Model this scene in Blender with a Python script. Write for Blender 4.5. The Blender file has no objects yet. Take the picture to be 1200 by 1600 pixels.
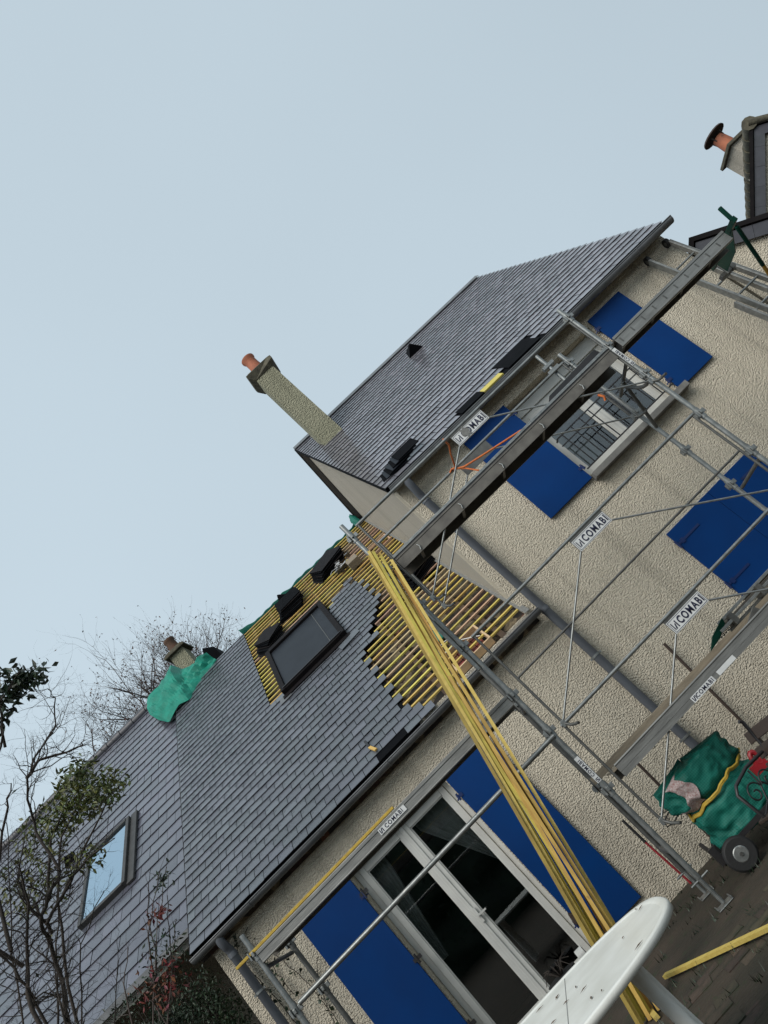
import bpy, math, random
from mathutils import Vector, Matrix, noise
R = math.radians
rnd = random.Random(7)
scene = bpy.context.scene
COL = scene.collection

# ---------------------------------------------------------------- camera
cam_d = bpy.data.cameras.new('camera')
cam = bpy.data.objects.new('camera', cam_d); COL.objects.link(cam)
r_ = Vector((0.71336056, 0.18889154, -0.6748605))
d_ = Vector((-0.69288215, 0.33442988, -0.63880434))
f_ = Vector((0.10502878, 0.92329662, 0.36944866))
m = Matrix(((r_.x, -d_.x, -f_.x), (r_.y, -d_.y, -f_.y), (r_.z, -d_.z, -f_.z)))
cam.matrix_world = Matrix.Translation((0, 0, 1.38)) @ m.to_4x4()
cam_d.sensor_fit = 'VERTICAL'; cam_d.sensor_height = 24.0; cam_d.sensor_width = 18.0
cam_d.lens = 24.0 * 1266.6 / 1600.0
cam_d.clip_start = 0.05; cam_d.clip_end = 2000
scene.camera = cam
scene.render.resolution_x = 768; scene.render.resolution_y = 1024

# ---------------------------------------------------------------- sky and sun (overcast)
SUN_EL, SUN_AZ = R(44), R(215)          # azimuth measured from +Y clockwise
w = bpy.data.worlds.new('World'); scene.world = w; w.use_nodes = True
nt = w.node_tree; nt.nodes.clear()
sky = nt.nodes.new('ShaderNodeTexSky'); sky.sky_type = 'NISHITA'; sky.sun_disc = False
sky.sun_elevation = SUN_EL; sky.sun_rotation = SUN_AZ; sky.dust_density = 6; sky.air_density = 1.2
sm = nt.nodes.new('ShaderNodeMixRGB'); sm.inputs[0].default_value = 0.93
sm.inputs[2].default_value = (6.65, 8.0, 8.95, 1)
# overcast cover: soft large-scale unevenness of the cloud layer
tc = nt.nodes.new('ShaderNodeTexCoord'); ns = nt.nodes.new('ShaderNodeTexNoise')
ns.inputs['Scale'].default_value = 1.1; ns.inputs['Detail'].default_value = 3
rp = nt.nodes.new('ShaderNodeMapRange'); rp.inputs[3].default_value = 0.92; rp.inputs[4].default_value = 1.09
mu = nt.nodes.new('ShaderNodeMixRGB'); mu.blend_type = 'MULTIPLY'; mu.inputs[0].default_value = 1
bg = nt.nodes.new('ShaderNodeBackground'); bg.inputs[1].default_value = 0.085
wo = nt.nodes.new('ShaderNodeOutputWorld')
L = nt.links.new
L(tc.outputs['Generated'], ns.inputs['Vector']); L(ns.outputs['Fac'], rp.inputs[0])
sx = nt.nodes.new('ShaderNodeSeparateXYZ'); L(tc.outputs['Generated'], sx.inputs[0])      # cloud layer a little thinner towards the west
mg = nt.nodes.new('ShaderNodeMath'); mg.operation = 'MULTIPLY_ADD'; mg.inputs[1].default_value = -0.13; L(sx.outputs[0], mg.inputs[0]); L(rp.outputs[0], mg.inputs[2])
L(sky.outputs[0], sm.inputs[1]); L(sm.outputs[0], mu.inputs[1]); L(mg.outputs[0], mu.inputs[2])
L(mu.outputs[0], bg.inputs[0]); L(bg.outputs[0], wo.inputs[0])
sd = bpy.data.lights.new('sun', 'SUN'); so = bpy.data.objects.new('sun', sd); COL.objects.link(so)
sd.energy = 2.6; sd.angle = R(40); sd.color = (1.0, 0.965, 0.915)
sdir = Vector((math.sin(SUN_AZ) * math.cos(SUN_EL), math.cos(SUN_AZ) * math.cos(SUN_EL), math.sin(SUN_EL)))
so.rotation_euler = sdir.to_track_quat('Z', 'Y').to_euler()
scene.view_settings.view_transform = 'Standard'; scene.view_settings.look = 'None'
scene.view_settings.exposure = 0.0; scene.view_settings.gamma = 1.0
scene.view_settings.use_curve_mapping = False

# ---------------------------------------------------------------- materials
def srgb(r, g, b):
    f = lambda c: (c / 255 / 12.92) if c / 255 <= 0.04045 else ((c / 255 + 0.055) / 1.055) ** 2.4
    return (f(r), f(g), f(b), 1)

def material(name, c1, c2=None, scale=8, rough=0.6, metal=0.0, bump=0.0, bscale=60, spec=0.5, objrand=0.0, detail=5,
             rough2=None, coords='Object', stretch=None, spots=None):
    """procedural: noise mix of two colours, optional bump, per-object value variation, dark/light spots"""
    mt = bpy.data.materials.new(name); mt.use_nodes = True
    t = mt.node_tree; b = t.nodes['Principled BSDF']; K = t.links.new
    if coords == 'World':
        g = t.nodes.new('ShaderNodeNewGeometry'); vec = g.outputs['Position']
    else:
        g = t.nodes.new('ShaderNodeTexCoord'); vec = g.outputs['Object']
    if stretch:
        mp = t.nodes.new('ShaderNodeMapping'); mp.inputs['Scale'].default_value = stretch
        K(vec, mp.inputs['Vector']); vec = mp.outputs[0]
    n = t.nodes.new('ShaderNodeTexNoise'); n.inputs['Scale'].default_value = scale; n.inputs['Detail'].default_value = detail
    K(vec, n.inputs['Vector'])
    cr = t.nodes.new('ShaderNodeMapRange'); cr.inputs[1].default_value = 0.32; cr.inputs[2].default_value = 0.68
    K(n.outputs['Fac'], cr.inputs[0])
    mx = t.nodes.new('ShaderNodeMixRGB'); mx.inputs[1].default_value = c1; mx.inputs[2].default_value = c2 or c1
    K(cr.outputs[0], mx.inputs[0]); out = mx.outputs[0]
    if spots:
        sc, thr, colr, amt = spots
        n2 = t.nodes.new('ShaderNodeTexNoise'); n2.inputs['Scale'].default_value = sc; n2.inputs['Detail'].default_value = 6
        n2.inputs['Roughness'].default_value = 0.65
        K(vec, n2.inputs['Vector'])
        m2 = t.nodes.new('ShaderNodeMapRange'); m2.inputs[1].default_value = thr; m2.inputs[2].default_value = thr + 0.08
        m2.inputs[4].default_value = amt
        K(n2.outputs['Fac'], m2.inputs[0])
        x2 = t.nodes.new('ShaderNodeMixRGB'); x2.inputs[2].default_value = colr
        K(m2.outputs[0], x2.inputs[0]); K(out, x2.inputs[1]); out = x2.outputs[0]
    if objrand:
        oi = t.nodes.new('ShaderNodeObjectInfo'); at = t.nodes.new('ShaderNodeAttribute'); at.attribute_name = 'rnd'
        ad = t.nodes.new('ShaderNodeMath'); K(oi.outputs['Random'], ad.inputs[0]); K(at.outputs['Fac'], ad.inputs[1])
        fr = t.nodes.new('ShaderNodeMath'); fr.operation = 'FRACT'; K(ad.outputs[0], fr.inputs[0])
        mr = t.nodes.new('ShaderNodeMapRange'); mr.inputs[3].default_value = 1 - objrand; mr.inputs[4].default_value = 1 + objrand
        K(fr.outputs[0], mr.inputs[0])
        hs = t.nodes.new('ShaderNodeHueSaturation'); K(mr.outputs[0], hs.inputs['Value']); K(out, hs.inputs['Color'])
        out = hs.outputs[0]
        w2 = t.nodes.new('ShaderNodeTexWhiteNoise'); w2.noise_dimensions = '1D'; K(fr.outputs[0], w2.inputs['W'])
        m3 = t.nodes.new('ShaderNodeMapRange'); m3.inputs[3].default_value = 0.5 - objrand * 0.12; m3.inputs[4].default_value = 0.5 + objrand * 0.12
        K(w2.outputs['Value'], m3.inputs[0]); K(m3.outputs[0], hs.inputs['Hue'])
    K(out, b.inputs['Base Color'])
    b.inputs['Roughness'].default_value = rough; b.inputs['Metallic'].default_value = metal
    b.inputs['Specular IOR Level'].default_value = spec
    if rough2 is not None:
        rr = t.nodes.new('ShaderNodeMapRange'); rr.inputs[3].default_value = rough; rr.inputs[4].default_value = rough2
        K(cr.outputs[0], rr.inputs[0]); K(rr.outputs[0], b.inputs['Roughness'])
    if bump:
        nb = t.nodes.new('ShaderNodeTexNoise'); nb.inputs['Scale'].default_value = bscale; nb.inputs['Detail'].default_value = 4
        K(vec, nb.inputs['Vector'])
        bp = t.nodes.new('ShaderNodeBump'); bp.inputs['Strength'].default_value = bump; bp.inputs['Distance'].default_value = 0.01
        K(nb.outputs['Fac'], bp.inputs['Height']); K(bp.outputs[0], b.inputs['Normal'])
    return mt

def stucco(name, c1, c2, sc=26, dist=0.02, stain=(0.16, 0.14, 0.11, 1)):
    mt = bpy.data.materials.new(name); mt.use_nodes = True
    t = mt.node_tree; b = t.nodes['Principled BSDF']; K = t.links.new
    g = t.nodes.new('ShaderNodeNewGeometry')
    n = t.nodes.new('ShaderNodeTexNoise'); n.inputs['Scale'].default_value = 0.9; n.inputs['Detail'].default_value = 6
    K(g.outputs['Position'], n.inputs['Vector'])
    mx = t.nodes.new('ShaderNodeMixRGB'); mx.inputs[1].default_value = c1; mx.inputs[2].default_value = c2
    K(n.outputs['Fac'], mx.inputs[0])
    # long faint rain streaks
    mp = t.nodes.new('ShaderNodeMapping'); mp.inputs['Scale'].default_value = (5, 5, 0.35); K(g.outputs['Position'], mp.inputs['Vector'])
    n3 = t.nodes.new('ShaderNodeTexNoise'); n3.inputs['Scale'].default_value = 1.3; n3.inputs['Detail'].default_value = 5; K(mp.outputs[0], n3.inputs['Vector'])
    m3 = t.nodes.new('ShaderNodeMapRange'); m3.inputs[1].default_value = 0.52; m3.inputs[2].default_value = 0.8; m3.inputs[4].default_value = 0.35
    K(n3.outputs['Fac'], m3.inputs[0])
    x3 = t.nodes.new('ShaderNodeMixRGB'); x3.inputs[2].default_value = stain; K(m3.outputs[0], x3.inputs[0]); K(mx.outputs[0], x3.inputs[1])
    # roughcast lumps
    v = t.nodes.new('ShaderNodeTexNoise'); v.inputs['Scale'].default_value = sc; v.inputs['Detail'].default_value = 2.5; v.inputs['Roughness'].default_value = 0.5
    v.inputs['Distortion'].default_value = 0.15
    mz = t.nodes.new('ShaderNodeMapping'); mz.inputs['Scale'].default_value = (1, 1, 1.25); K(g.outputs['Position'], mz.inputs['Vector'])
    K(mz.outputs[0], v.inputs['Vector'])
    vo = t.nodes.new('ShaderNodeTexVoronoi'); vo.feature = 'SMOOTH_F1'; vo.inputs['Scale'].default_value = sc * 1.15; vo.inputs['Smoothness'].default_value = 0.6
    wz = t.nodes.new('ShaderNodeMixRGB'); wz.inputs[0].default_value = 0.02; K(mz.outputs[0], wz.inputs[1]); K(v.outputs['Color'], wz.inputs[2]); K(wz.outputs[0], vo.inputs['Vector'])
    iv = t.nodes.new('ShaderNodeMath'); iv.operation = 'MULTIPLY_ADD'; iv.inputs[1].default_value = -0.55; K(vo.outputs['Distance'], iv.inputs[0]); K(v.outputs['Fac'], iv.inputs[2])
    mr = t.nodes.new('ShaderNodeMapRange'); mr.inputs[1].default_value = -0.02; mr.inputs[2].default_value = 0.50; K(iv.outputs[0], mr.inputs[0])
    v2 = t.nodes.new('ShaderNodeTexNoise'); v2.inputs['Scale'].default_value = 150; v2.inputs['Detail'].default_value = 2; K(g.outputs['Position'], v2.inputs['Vector'])
    ad = t.nodes.new('ShaderNodeMath'); ad.operation = 'MULTIPLY_ADD'; ad.inputs[1].default_value = 0.22
    K(v2.outputs['Fac'], ad.inputs[0]); K(mr.outputs[0], ad.inputs[2])
    bp = t.nodes.new('ShaderNodeBump'); bp.inputs['Strength'].default_value = 1.0; bp.inputs['Distance'].default_value = dist
    K(ad.outputs[0], bp.inputs['Height']); K(bp.outputs[0], b.inputs['Normal'])
    # dirt sits in the hollows
    dm = t.nodes.new('ShaderNodeMapRange'); dm.inputs[1].default_value = 0.0; dm.inputs[2].default_value = 0.5; dm.inputs[3].default_value = 0.22; dm.inputs[4].default_value = 0.0
    K(mr.outputs[0], dm.inputs[0])
    x4 = t.nodes.new('ShaderNodeMixRGB'); x4.inputs[2].default_value = stain; K(dm.outputs[0], x4.inputs[0]); K(x3.outputs[0], x4.inputs[1])
    K(x4.outputs[0], b.inputs['Base Color']); b.inputs['Roughness'].default_value = 0.9; b.inputs['Specular IOR Level'].default_value = 0.2
    return mt

def glass_mat(name, tint=(0.55, 0.6, 0.62, 1), base=0.04):
    mt = bpy.data.materials.new(name); mt.use_nodes = True
    t = mt.node_tree; t.nodes.clear(); K = t.links.new
    o = t.nodes.new('ShaderNodeOutputMaterial'); a = t.nodes.new('ShaderNodeBsdfTransparent'); g = t.nodes.new('ShaderNodeBsdfGlossy')
    a.inputs[0].default_value = tint; g.inputs['Roughness'].default_value = 0.015
    fr = t.nodes.new('ShaderNodeFresnel'); fr.inputs[0].default_value = 1.6
    mr = t.nodes.new('ShaderNodeMapRange'); mr.inputs[3].default_value = base; K(fr.outputs[0], mr.inputs[0])
    mx = t.nodes.new('ShaderNodeMixShader'); K(mr.outputs[0], mx.inputs[0]); K(a.outputs[0], mx.inputs[1]); K(g.outputs[0], mx.inputs[2])
    K(mx.outputs[0], o.inputs[0]); return mt

def tarp_mat(name, c1, c2):
    mt = material(name, c1, c2, scale=5, rough=0.55, bump=0, spec=0.3)
    t = mt.node_tree; b = t.nodes['Principled BSDF']; K = t.links.new
    g = t.nodes.new('ShaderNodeTexCoord')
    wv = []
    for ax in ('X', 'Z'):
        q = t.nodes.new('ShaderNodeTexWave'); q.wave_type = 'BANDS'; q.bands_direction = ax; q.inputs['Scale'].default_value = 17
        q.inputs['Distortion'].default_value = 0.4
        K(g.outputs['Object'], q.inputs['Vector']); wv.append(q)
    mxx = t.nodes.new('ShaderNodeMath'); mxx.operation = 'MAXIMUM'; K(wv[0].outputs['Fac'], mxx.inputs[0]); K(wv[1].outputs['Fac'], mxx.inputs[1])
    pw = t.nodes.new('ShaderNodeMath'); pw.operation = 'POWER'; pw.inputs[1].default_value = 9; K(mxx.outputs[0], pw.inputs[0])
    old = b.inputs['Base Color'].links[0].from_socket
    x = t.nodes.new('ShaderNodeMixRGB'); x.inputs[2].default_value = (c2[0] * 1.9 + .02, c2[1] * 1.5 + .03, c2[2] * 1.7 + .03, 1)
    ml = t.nodes.new('ShaderNodeMath'); ml.operation = 'MULTIPLY'; ml.inputs[1].default_value = 0.5; K(pw.outputs[0], ml.inputs[0])
    K(ml.outputs[0], x.inputs[0]); K(old, x.inputs[1]); K(x.outputs[0], b.inputs['Base Color'])
    bp = t.nodes.new('ShaderNodeBump'); bp.inputs['Strength'].default_value = 0.4; bp.inputs['Distance'].default_value = 0.004
    n = t.nodes.new('ShaderNodeTexNoise'); n.inputs['Scale'].default_value = 14; n.inputs['Detail'].default_value = 5
    K(g.outputs['Object'], n.inputs['Vector']); s = t.nodes.new('ShaderNodeMath'); K(n.outputs['Fac'], s.inputs[0]); K(pw.outputs[0], s.inputs[1])
    K(s.outputs[0], bp.inputs['Height']); K(bp.outputs[0], b.inputs['Normal'])
    return mt

def patch_mat(name):
    """old boards, mortar crumbs and stone seen between the battens"""
    mt = bpy.data.materials.new(name); mt.use_nodes = True
    t = mt.node_tree; b = t.nodes['Principled BSDF']; K = t.links.new
    g = t.nodes.new('ShaderNodeNewGeometry')
    v = t.nodes.new('ShaderNodeTexVoronoi'); v.inputs['Scale'].default_value = 7; v.inputs['Randomness'].default_value = 1
    K(g.outputs['Position'], v.inputs['Vector'])
    cr = t.nodes.new('ShaderNodeValToRGB'); cr.color_ramp.interpolation = 'CONSTANT'
    el = cr.color_ramp.elements
    cols = [(0.0, (0.012, 0.009, 0.007, 1)), (0.25, (0.035, 0.024, 0.014, 1)), (0.45, (0.055, 0.042, 0.025, 1)), (0.6, (0.03, 0.014, 0.010, 1)),
            (0.72, (0.13, 0.10, 0.06, 1)), (0.86, (0.09, 0.035, 0.02, 1)), (0.93, (0.05, 0.045, 0.03, 1))]
    el[0].position, el[0].color = cols[0]; el[1].position, el[1].color = cols[1]
    for p, c in cols[2:]:
        e = el.new(p); e.color = c
    sp = t.nodes.new('ShaderNodeSeparateColor'); K(v.outputs['Color'], sp.inputs[0]); K(sp.outputs[0], cr.inputs[0])
    n = t.nodes.new('ShaderNodeTexNoise'); n.inputs['Scale'].default_value = 22; n.inputs['Detail'].default_value = 7; K(g.outputs['Position'], n.inputs['Vector'])
    mr = t.nodes.new('ShaderNodeMapRange'); mr.inputs[1].default_value = 0.3; mr.inputs[2].default_value = 0.7; mr.inputs[3].default_value = 0.45; mr.inputs[4].default_value = 1.7
    K(n.outputs['Fac'], mr.inputs[0])
    x = t.nodes.new('ShaderNodeMixRGB'); x.blend_type = 'MULTIPLY'; x.inputs[0].default_value = 1; K(cr.outputs[0], x.inputs[1]); K(mr.outputs[0], x.inputs[2])
    K(x.outputs[0], b.inputs['Base Color']); b.inputs['Roughness'].default_value = 0.9
    bp = t.nodes.new('ShaderNodeBump'); bp.inputs['Strength'].default_value = 0.8; bp.inputs['Distance'].default_value = 0.02
    K(n.outputs['Fac'], bp.inputs['Height']); K(bp.outputs[0], b.inputs['Normal'])
    return mt

M = {}
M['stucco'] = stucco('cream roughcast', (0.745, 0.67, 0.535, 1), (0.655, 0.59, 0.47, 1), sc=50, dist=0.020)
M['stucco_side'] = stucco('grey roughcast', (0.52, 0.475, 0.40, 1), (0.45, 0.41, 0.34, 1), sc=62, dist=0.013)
M['stucco_chim'] = stucco('lichened roughcast', (0.40, 0.385, 0.28, 1), (0.27, 0.265, 0.18, 1), sc=34, dist=0.03, stain=(0.09, 0.09, 0.06, 1))
M['slate_new'] = material('new slate', (0.074, 0.082, 0.094, 1), (0.098, 0.104, 0.118, 1), scale=14, rough=0.24, rough2=0.36, bump=0.25, bscale=55, objrand=0.22, spec=0.6)
M['slate_up'] = material('purple grey slate', (0.145, 0.145, 0.165, 1), (0.185, 0.182, 0.200, 1), scale=12, rough=0.17, rough2=0.27, bump=0.12, bscale=55, objrand=0.26, spec=0.6)
M['slate_old'] = material('weathered slate', (0.070, 0.074, 0.092, 1), (0.108, 0.108, 0.130, 1), scale=3, rough=0.14, rough2=0.32, bump=0.15, bscale=30, objrand=0.2, spec=0.6,
                          spots=(5, 0.60, (0.035, 0.035, 0.03, 1), 0.6))
M['slate_edge'] = material('rough slate edge with painted shade', (0.022, 0.023, 0.027, 1), (0.036, 0.037, 0.042, 1), scale=30, rough=0.9, spec=0.1)  # shadow lines between slates painted into their tail and side faces
M['rw_frame'] = material('brown grey cladding', (0.05, 0.048, 0.046, 1), (0.035, 0.034, 0.033, 1), rough=0.5, spec=0.3)
M['underlay'] = material('black felt', (0.0035, 0.004, 0.005, 1), (0.006, 0.0065, 0.008, 1), rough=0.8, bump=0.2, spec=0.05)
M['deck'] = patch_mat('old roof boards')
M['batten'] = material('treated yellow batten', (0.60, 0.46, 0.12, 1), (0.50, 0.36, 0.08, 1), scale=5, rough=0.65, stretch=(1, 6, 6), objrand=0.20, bump=0.2, bscale=40)
M['batten_b'] = material('weathered ochre batten', (0.46, 0.33, 0.065, 1), (0.30, 0.20, 0.04, 1), scale=5, rough=0.65, stretch=(3, 3, 0.6), objrand=0.25, bump=0.25, bscale=40,
                       spots=(7, 0.64, (0.15, 0.085, 0.03, 1), 0.6))
M['batten_pale'] = material('pale pink batten', (0.52, 0.36, 0.22, 1), (0.43, 0.29, 0.17, 1), scale=20, rough=0.65, stretch=(1, 8, 8), objrand=0.2, bump=0.2, bscale=40)
M['rafter'] = material('dark old rafter', (0.07, 0.042, 0.022, 1), (0.045, 0.026, 0.014, 1), scale=16, rough=0.8, bump=0.3)
M['zinc'] = material('weathered zinc', (0.17, 0.175, 0.18, 1), (0.11, 0.115, 0.118, 1), scale=6, rough=0.45, metal=0.35, bump=0.1, bscale=12)
M['pipe'] = material('grey pvc downpipe', (0.105, 0.115, 0.13, 1), (0.085, 0.092, 0.105, 1), scale=4, rough=0.4)
M['galv'] = material('galvanised steel', (0.30, 0.31, 0.30, 1), (0.19, 0.20, 0.195, 1), scale=18, rough=0.42, metal=0.65, bump=0.1, bscale=70,
                     spots=(14, 0.62, (0.48, 0.47, 0.43, 1), 0.6))
M['galv_dark'] = material('dull steel', (0.14, 0.14, 0.13, 1), (0.09, 0.09, 0.085, 1), scale=14, rough=0.5, metal=0.6,
                          spots=(16, 0.64, (0.36, 0.35, 0.31, 1), 0.6))
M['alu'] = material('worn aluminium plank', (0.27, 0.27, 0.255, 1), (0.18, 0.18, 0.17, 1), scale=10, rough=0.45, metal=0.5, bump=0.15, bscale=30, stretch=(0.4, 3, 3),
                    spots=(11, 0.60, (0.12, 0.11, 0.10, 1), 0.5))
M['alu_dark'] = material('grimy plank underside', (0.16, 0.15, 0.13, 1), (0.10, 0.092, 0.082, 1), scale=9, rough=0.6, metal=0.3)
M['ply'] = material('weathered plywood', (0.26, 0.22, 0.16, 1), (0.18, 0.15, 0.11, 1), scale=7, rough=0.8, stretch=(0.6, 6, 6), spots=(9, 0.62, (0.09, 0.06, 0.035, 1), 0.7))
M['blue'] = material('blue shutter paint', (0.0008, 0.038, 0.165, 1), (0.0008, 0.031, 0.138, 1), scale=2, rough=0.45, bump=0.05, bscale=5, spec=0.14, rough2=0.6, spots=(3.5, 0.66, (0.012, 0.05, 0.16, 1), 0.5))
M['blue_dark'] = material('blue hinge paint', (0.004, 0.02, 0.10, 1), rough=0.4)
M['iron'] = material('black wrought iron', (0.012, 0.012, 0.014, 1), (0.02, 0.018, 0.018, 1), rough=0.45)
M['white'] = material('white window paint', (0.60, 0.60, 0.565, 1), (0.52, 0.52, 0.49, 1), scale=5, rough=0.45, bump=0.05)
M['white_pl'] = material('white resin table', (0.70, 0.70, 0.65, 1), (0.58, 0.575, 0.52, 1), scale=5, rough=0.38, bump=0.05,
                         spots=(34, 0.69, (0.10, 0.09, 0.07, 1), 0.85))
M['leg_grey'] = material('grey resin leg', (0.78, 0.77, 0.72, 1), (0.68, 0.67, 0.62, 1), scale=6, rough=0.55)
M['reveal'] = material('painted reveal', (0.42, 0.39, 0.34, 1), (0.34, 0.32, 0.28, 1), scale=6, rough=0.8, bump=0.1)
M['stone'] = material('cast stone sill', (0.20, 0.195, 0.18, 1), (0.13, 0.128, 0.12, 1), scale=9, rough=0.8, bump=0.3)
M['glass'] = glass_mat('window glass', tint=(0.85, 0.88, 0.88, 1), base=0.05)
M['sky_glass'] = glass_mat('roof window glass', tint=(0.25, 0.33, 0.38, 1), base=0.8)
M['sky_glass'].node_tree.nodes['Glossy BSDF'].inputs[0].default_value = (0.62, 0.78, 0.90, 1)
M['black_metal'] = material('black roof window cladding', (0.010, 0.009, 0.010, 1), (0.015, 0.013, 0.013, 1), rough=0.55, spec=0.05)
M['blind'] = material('dark shutter sheet', (0.016, 0.020, 0.026, 1), (0.011, 0.014, 0.019, 1), scale=3, rough=0.5, spec=0.2)
M['terracotta'] = material('terracotta', (0.42, 0.14, 0.07, 1), (0.30, 0.10, 0.055, 1), scale=8, rough=0.75, bump=0.2, spots=(7, 0.58, (0.06, 0.04, 0.03, 1), 0.7))
M['old_pot'] = material('weathered clay pot', (0.13, 0.065, 0.04, 1), (0.08, 0.055, 0.038, 1), scale=9, rough=0.85, bump=0.3)
M['capstone'] = material('mossy cap stone', (0.12, 0.11, 0.075, 1), (0.06, 0.055, 0.04, 1), scale=12, rough=0.9, bump=0.6, bscale=30)
M['rust'] = material('sooty iron cowl', (0.03, 0.022, 0.02, 1), (0.05, 0.03, 0.02, 1), rough=0.7)
M['tarp'] = tarp_mat('green woven tarpaulin', (0.001, 0.13, 0.085, 1), (0.002, 0.22, 0.145, 1))
M['tarp_dark'] = tarp_mat('dark green tarpaulin', (0.004, 0.085, 0.060, 1), (0.005, 0.14, 0.10, 1))
M['green'] = material('green enamelled steel', (0.002, 0.040, 0.026, 1), (0.002, 0.028, 0.019, 1), scale=12, spec=0.15, rough=0.5, spots=(16, 0.63, (0.08, 0.04, 0.02, 1), 0.6))
M['yellow'] = material('rusty yellow steel', (0.42, 0.24, 0.02, 1), (0.30, 0.15, 0.015, 1), scale=20, rough=0.5, spots=(18, 0.58, (0.09, 0.035, 0.01, 1), 0.8))
M['orange'] = material('orange strap', (0.62, 0.16, 0.02, 1), (0.45, 0.10, 0.02, 1), scale=30, rough=0.6)
M['strap'] = material('yellow strap', (0.55, 0.37, 0.04, 1), (0.40, 0.26, 0.04, 1), scale=30, rough=0.6)
M['red'] = material('red plastic', (0.28, 0.010, 0.016, 1), (0.20, 0.008, 0.012, 1), rough=0.4)
M['fabric'] = material('flowered fabric', (0.55, 0.50, 0.48, 1), (0.30, 0.16, 0.15, 1), scale=70, rough=0.9)
M['rubber'] = material('black rubber', (0.012, 0.012, 0.012, 1), rough=0.7, bump=0.2)
M['sticker'] = material('white sign paint', (0.66, 0.67, 0.66, 1), (0.55, 0.56, 0.55, 1), scale=12, rough=0.5, spots=(20, 0.66, (0.25, 0.25, 0.24, 1), 0.6))
M['ink'] = material('navy lettering', (0.008, 0.010, 0.035, 1), rough=0.5)
M['mortar'] = material('grey mortar splash', (0.20, 0.20, 0.19, 1), (0.14, 0.14, 0.13, 1), scale=30, rough=0.9, bump=0.4)
M['bark'] = material('dark bark', (0.045, 0.034, 0.026, 1), (0.025, 0.020, 0.016, 1), scale=14, rough=0.9, bump=0.5)
M['bark_pale'] = material('grey brown twigs', (0.085, 0.065, 0.055, 1), (0.06, 0.045, 0.04, 1), scale=10, rough=0.9)
M['leaf'] = material('olive leaves', (0.125, 0.140, 0.028, 1), (0.060, 0.080, 0.018, 1), scale=3, rough=0.5, objrand=0.35)
M['leaf_dark'] = material('dark evergreen leaves', (0.018, 0.036, 0.012, 1), (0.010, 0.020, 0.008, 1), scale=3, rough=0.45, objrand=0.35)
M['leaf_brown'] = material('withered leaves', (0.10, 0.045, 0.025, 1), (0.06, 0.03, 0.02, 1), scale=3, rough=0.8, objrand=0.3)
M['leaf_red'] = material('red autumn leaves', (0.20, 0.035, 0.02, 1), (0.10, 0.03, 0.02, 1), scale=6, rough=0.6, objrand=0.3)
M['hedge'] = material('hedge leaves', (0.018, 0.040, 0.014, 1), (0.010, 0.022, 0.009, 1), scale=2, rough=0.6, objrand=0.4)
M['soil'] = material('damp mossy soil', (0.044, 0.031, 0.019, 1), (0.020, 0.017, 0.009, 1), scale=2.5, rough=0.9, bump=1.0, bscale=24, coords='World',
                     spots=(7, 0.56, (0.018, 0.030, 0.008, 1), 0.7))
M['paver'] = material('dirty brick paver', (0.056, 0.040, 0.026, 1), (0.030, 0.023, 0.014, 1), scale=14, rough=0.85, bump=0.5, bscale=50, objrand=0.3,
                      spots=(8, 0.55, (0.020, 0.024, 0.010, 1), 0.8))
M['brick'] = material('old red brick', (0.22, 0.06, 0.035, 1), (0.13, 0.04, 0.025, 1), scale=16, rough=0.9, bump=0.4, objrand=0.25)
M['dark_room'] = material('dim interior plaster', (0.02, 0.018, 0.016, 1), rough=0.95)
M['curtain'] = material('net curtain', (0.42, 0.42, 0.40, 1), (0.34, 0.34, 0.33, 1), rough=0.9)
M['bench_wood'] = material('dark bench slat', (0.040, 0.026, 0.018, 1), (0.025, 0.017, 0.013, 1), scale=18, rough=0.5, stretch=(1, 6, 6))
M['grey_panel'] = material('grey painted panel', (0.20, 0.20, 0.23, 1), (0.16, 0.16, 0.185, 1), rough=0.6)
M['flash'] = material('slate verge strip', (0.050, 0.052, 0.062, 1), (0.035, 0.036, 0.044, 1), scale=9, rough=0.45, objrand=0.15)
M['brown_steel'] = material('brown oxide bar', (0.045, 0.028, 0.020, 1), rough=0.7)
M['navy'] = material('navy cloth', (0.006, 0.012, 0.035, 1), rough=0.8)
M['plaster'] = material('crumpled foil', (0.50, 0.50, 0.50, 1), (0.18, 0.18, 0.18, 1), scale=22, rough=0.35, metal=0.5)

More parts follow.
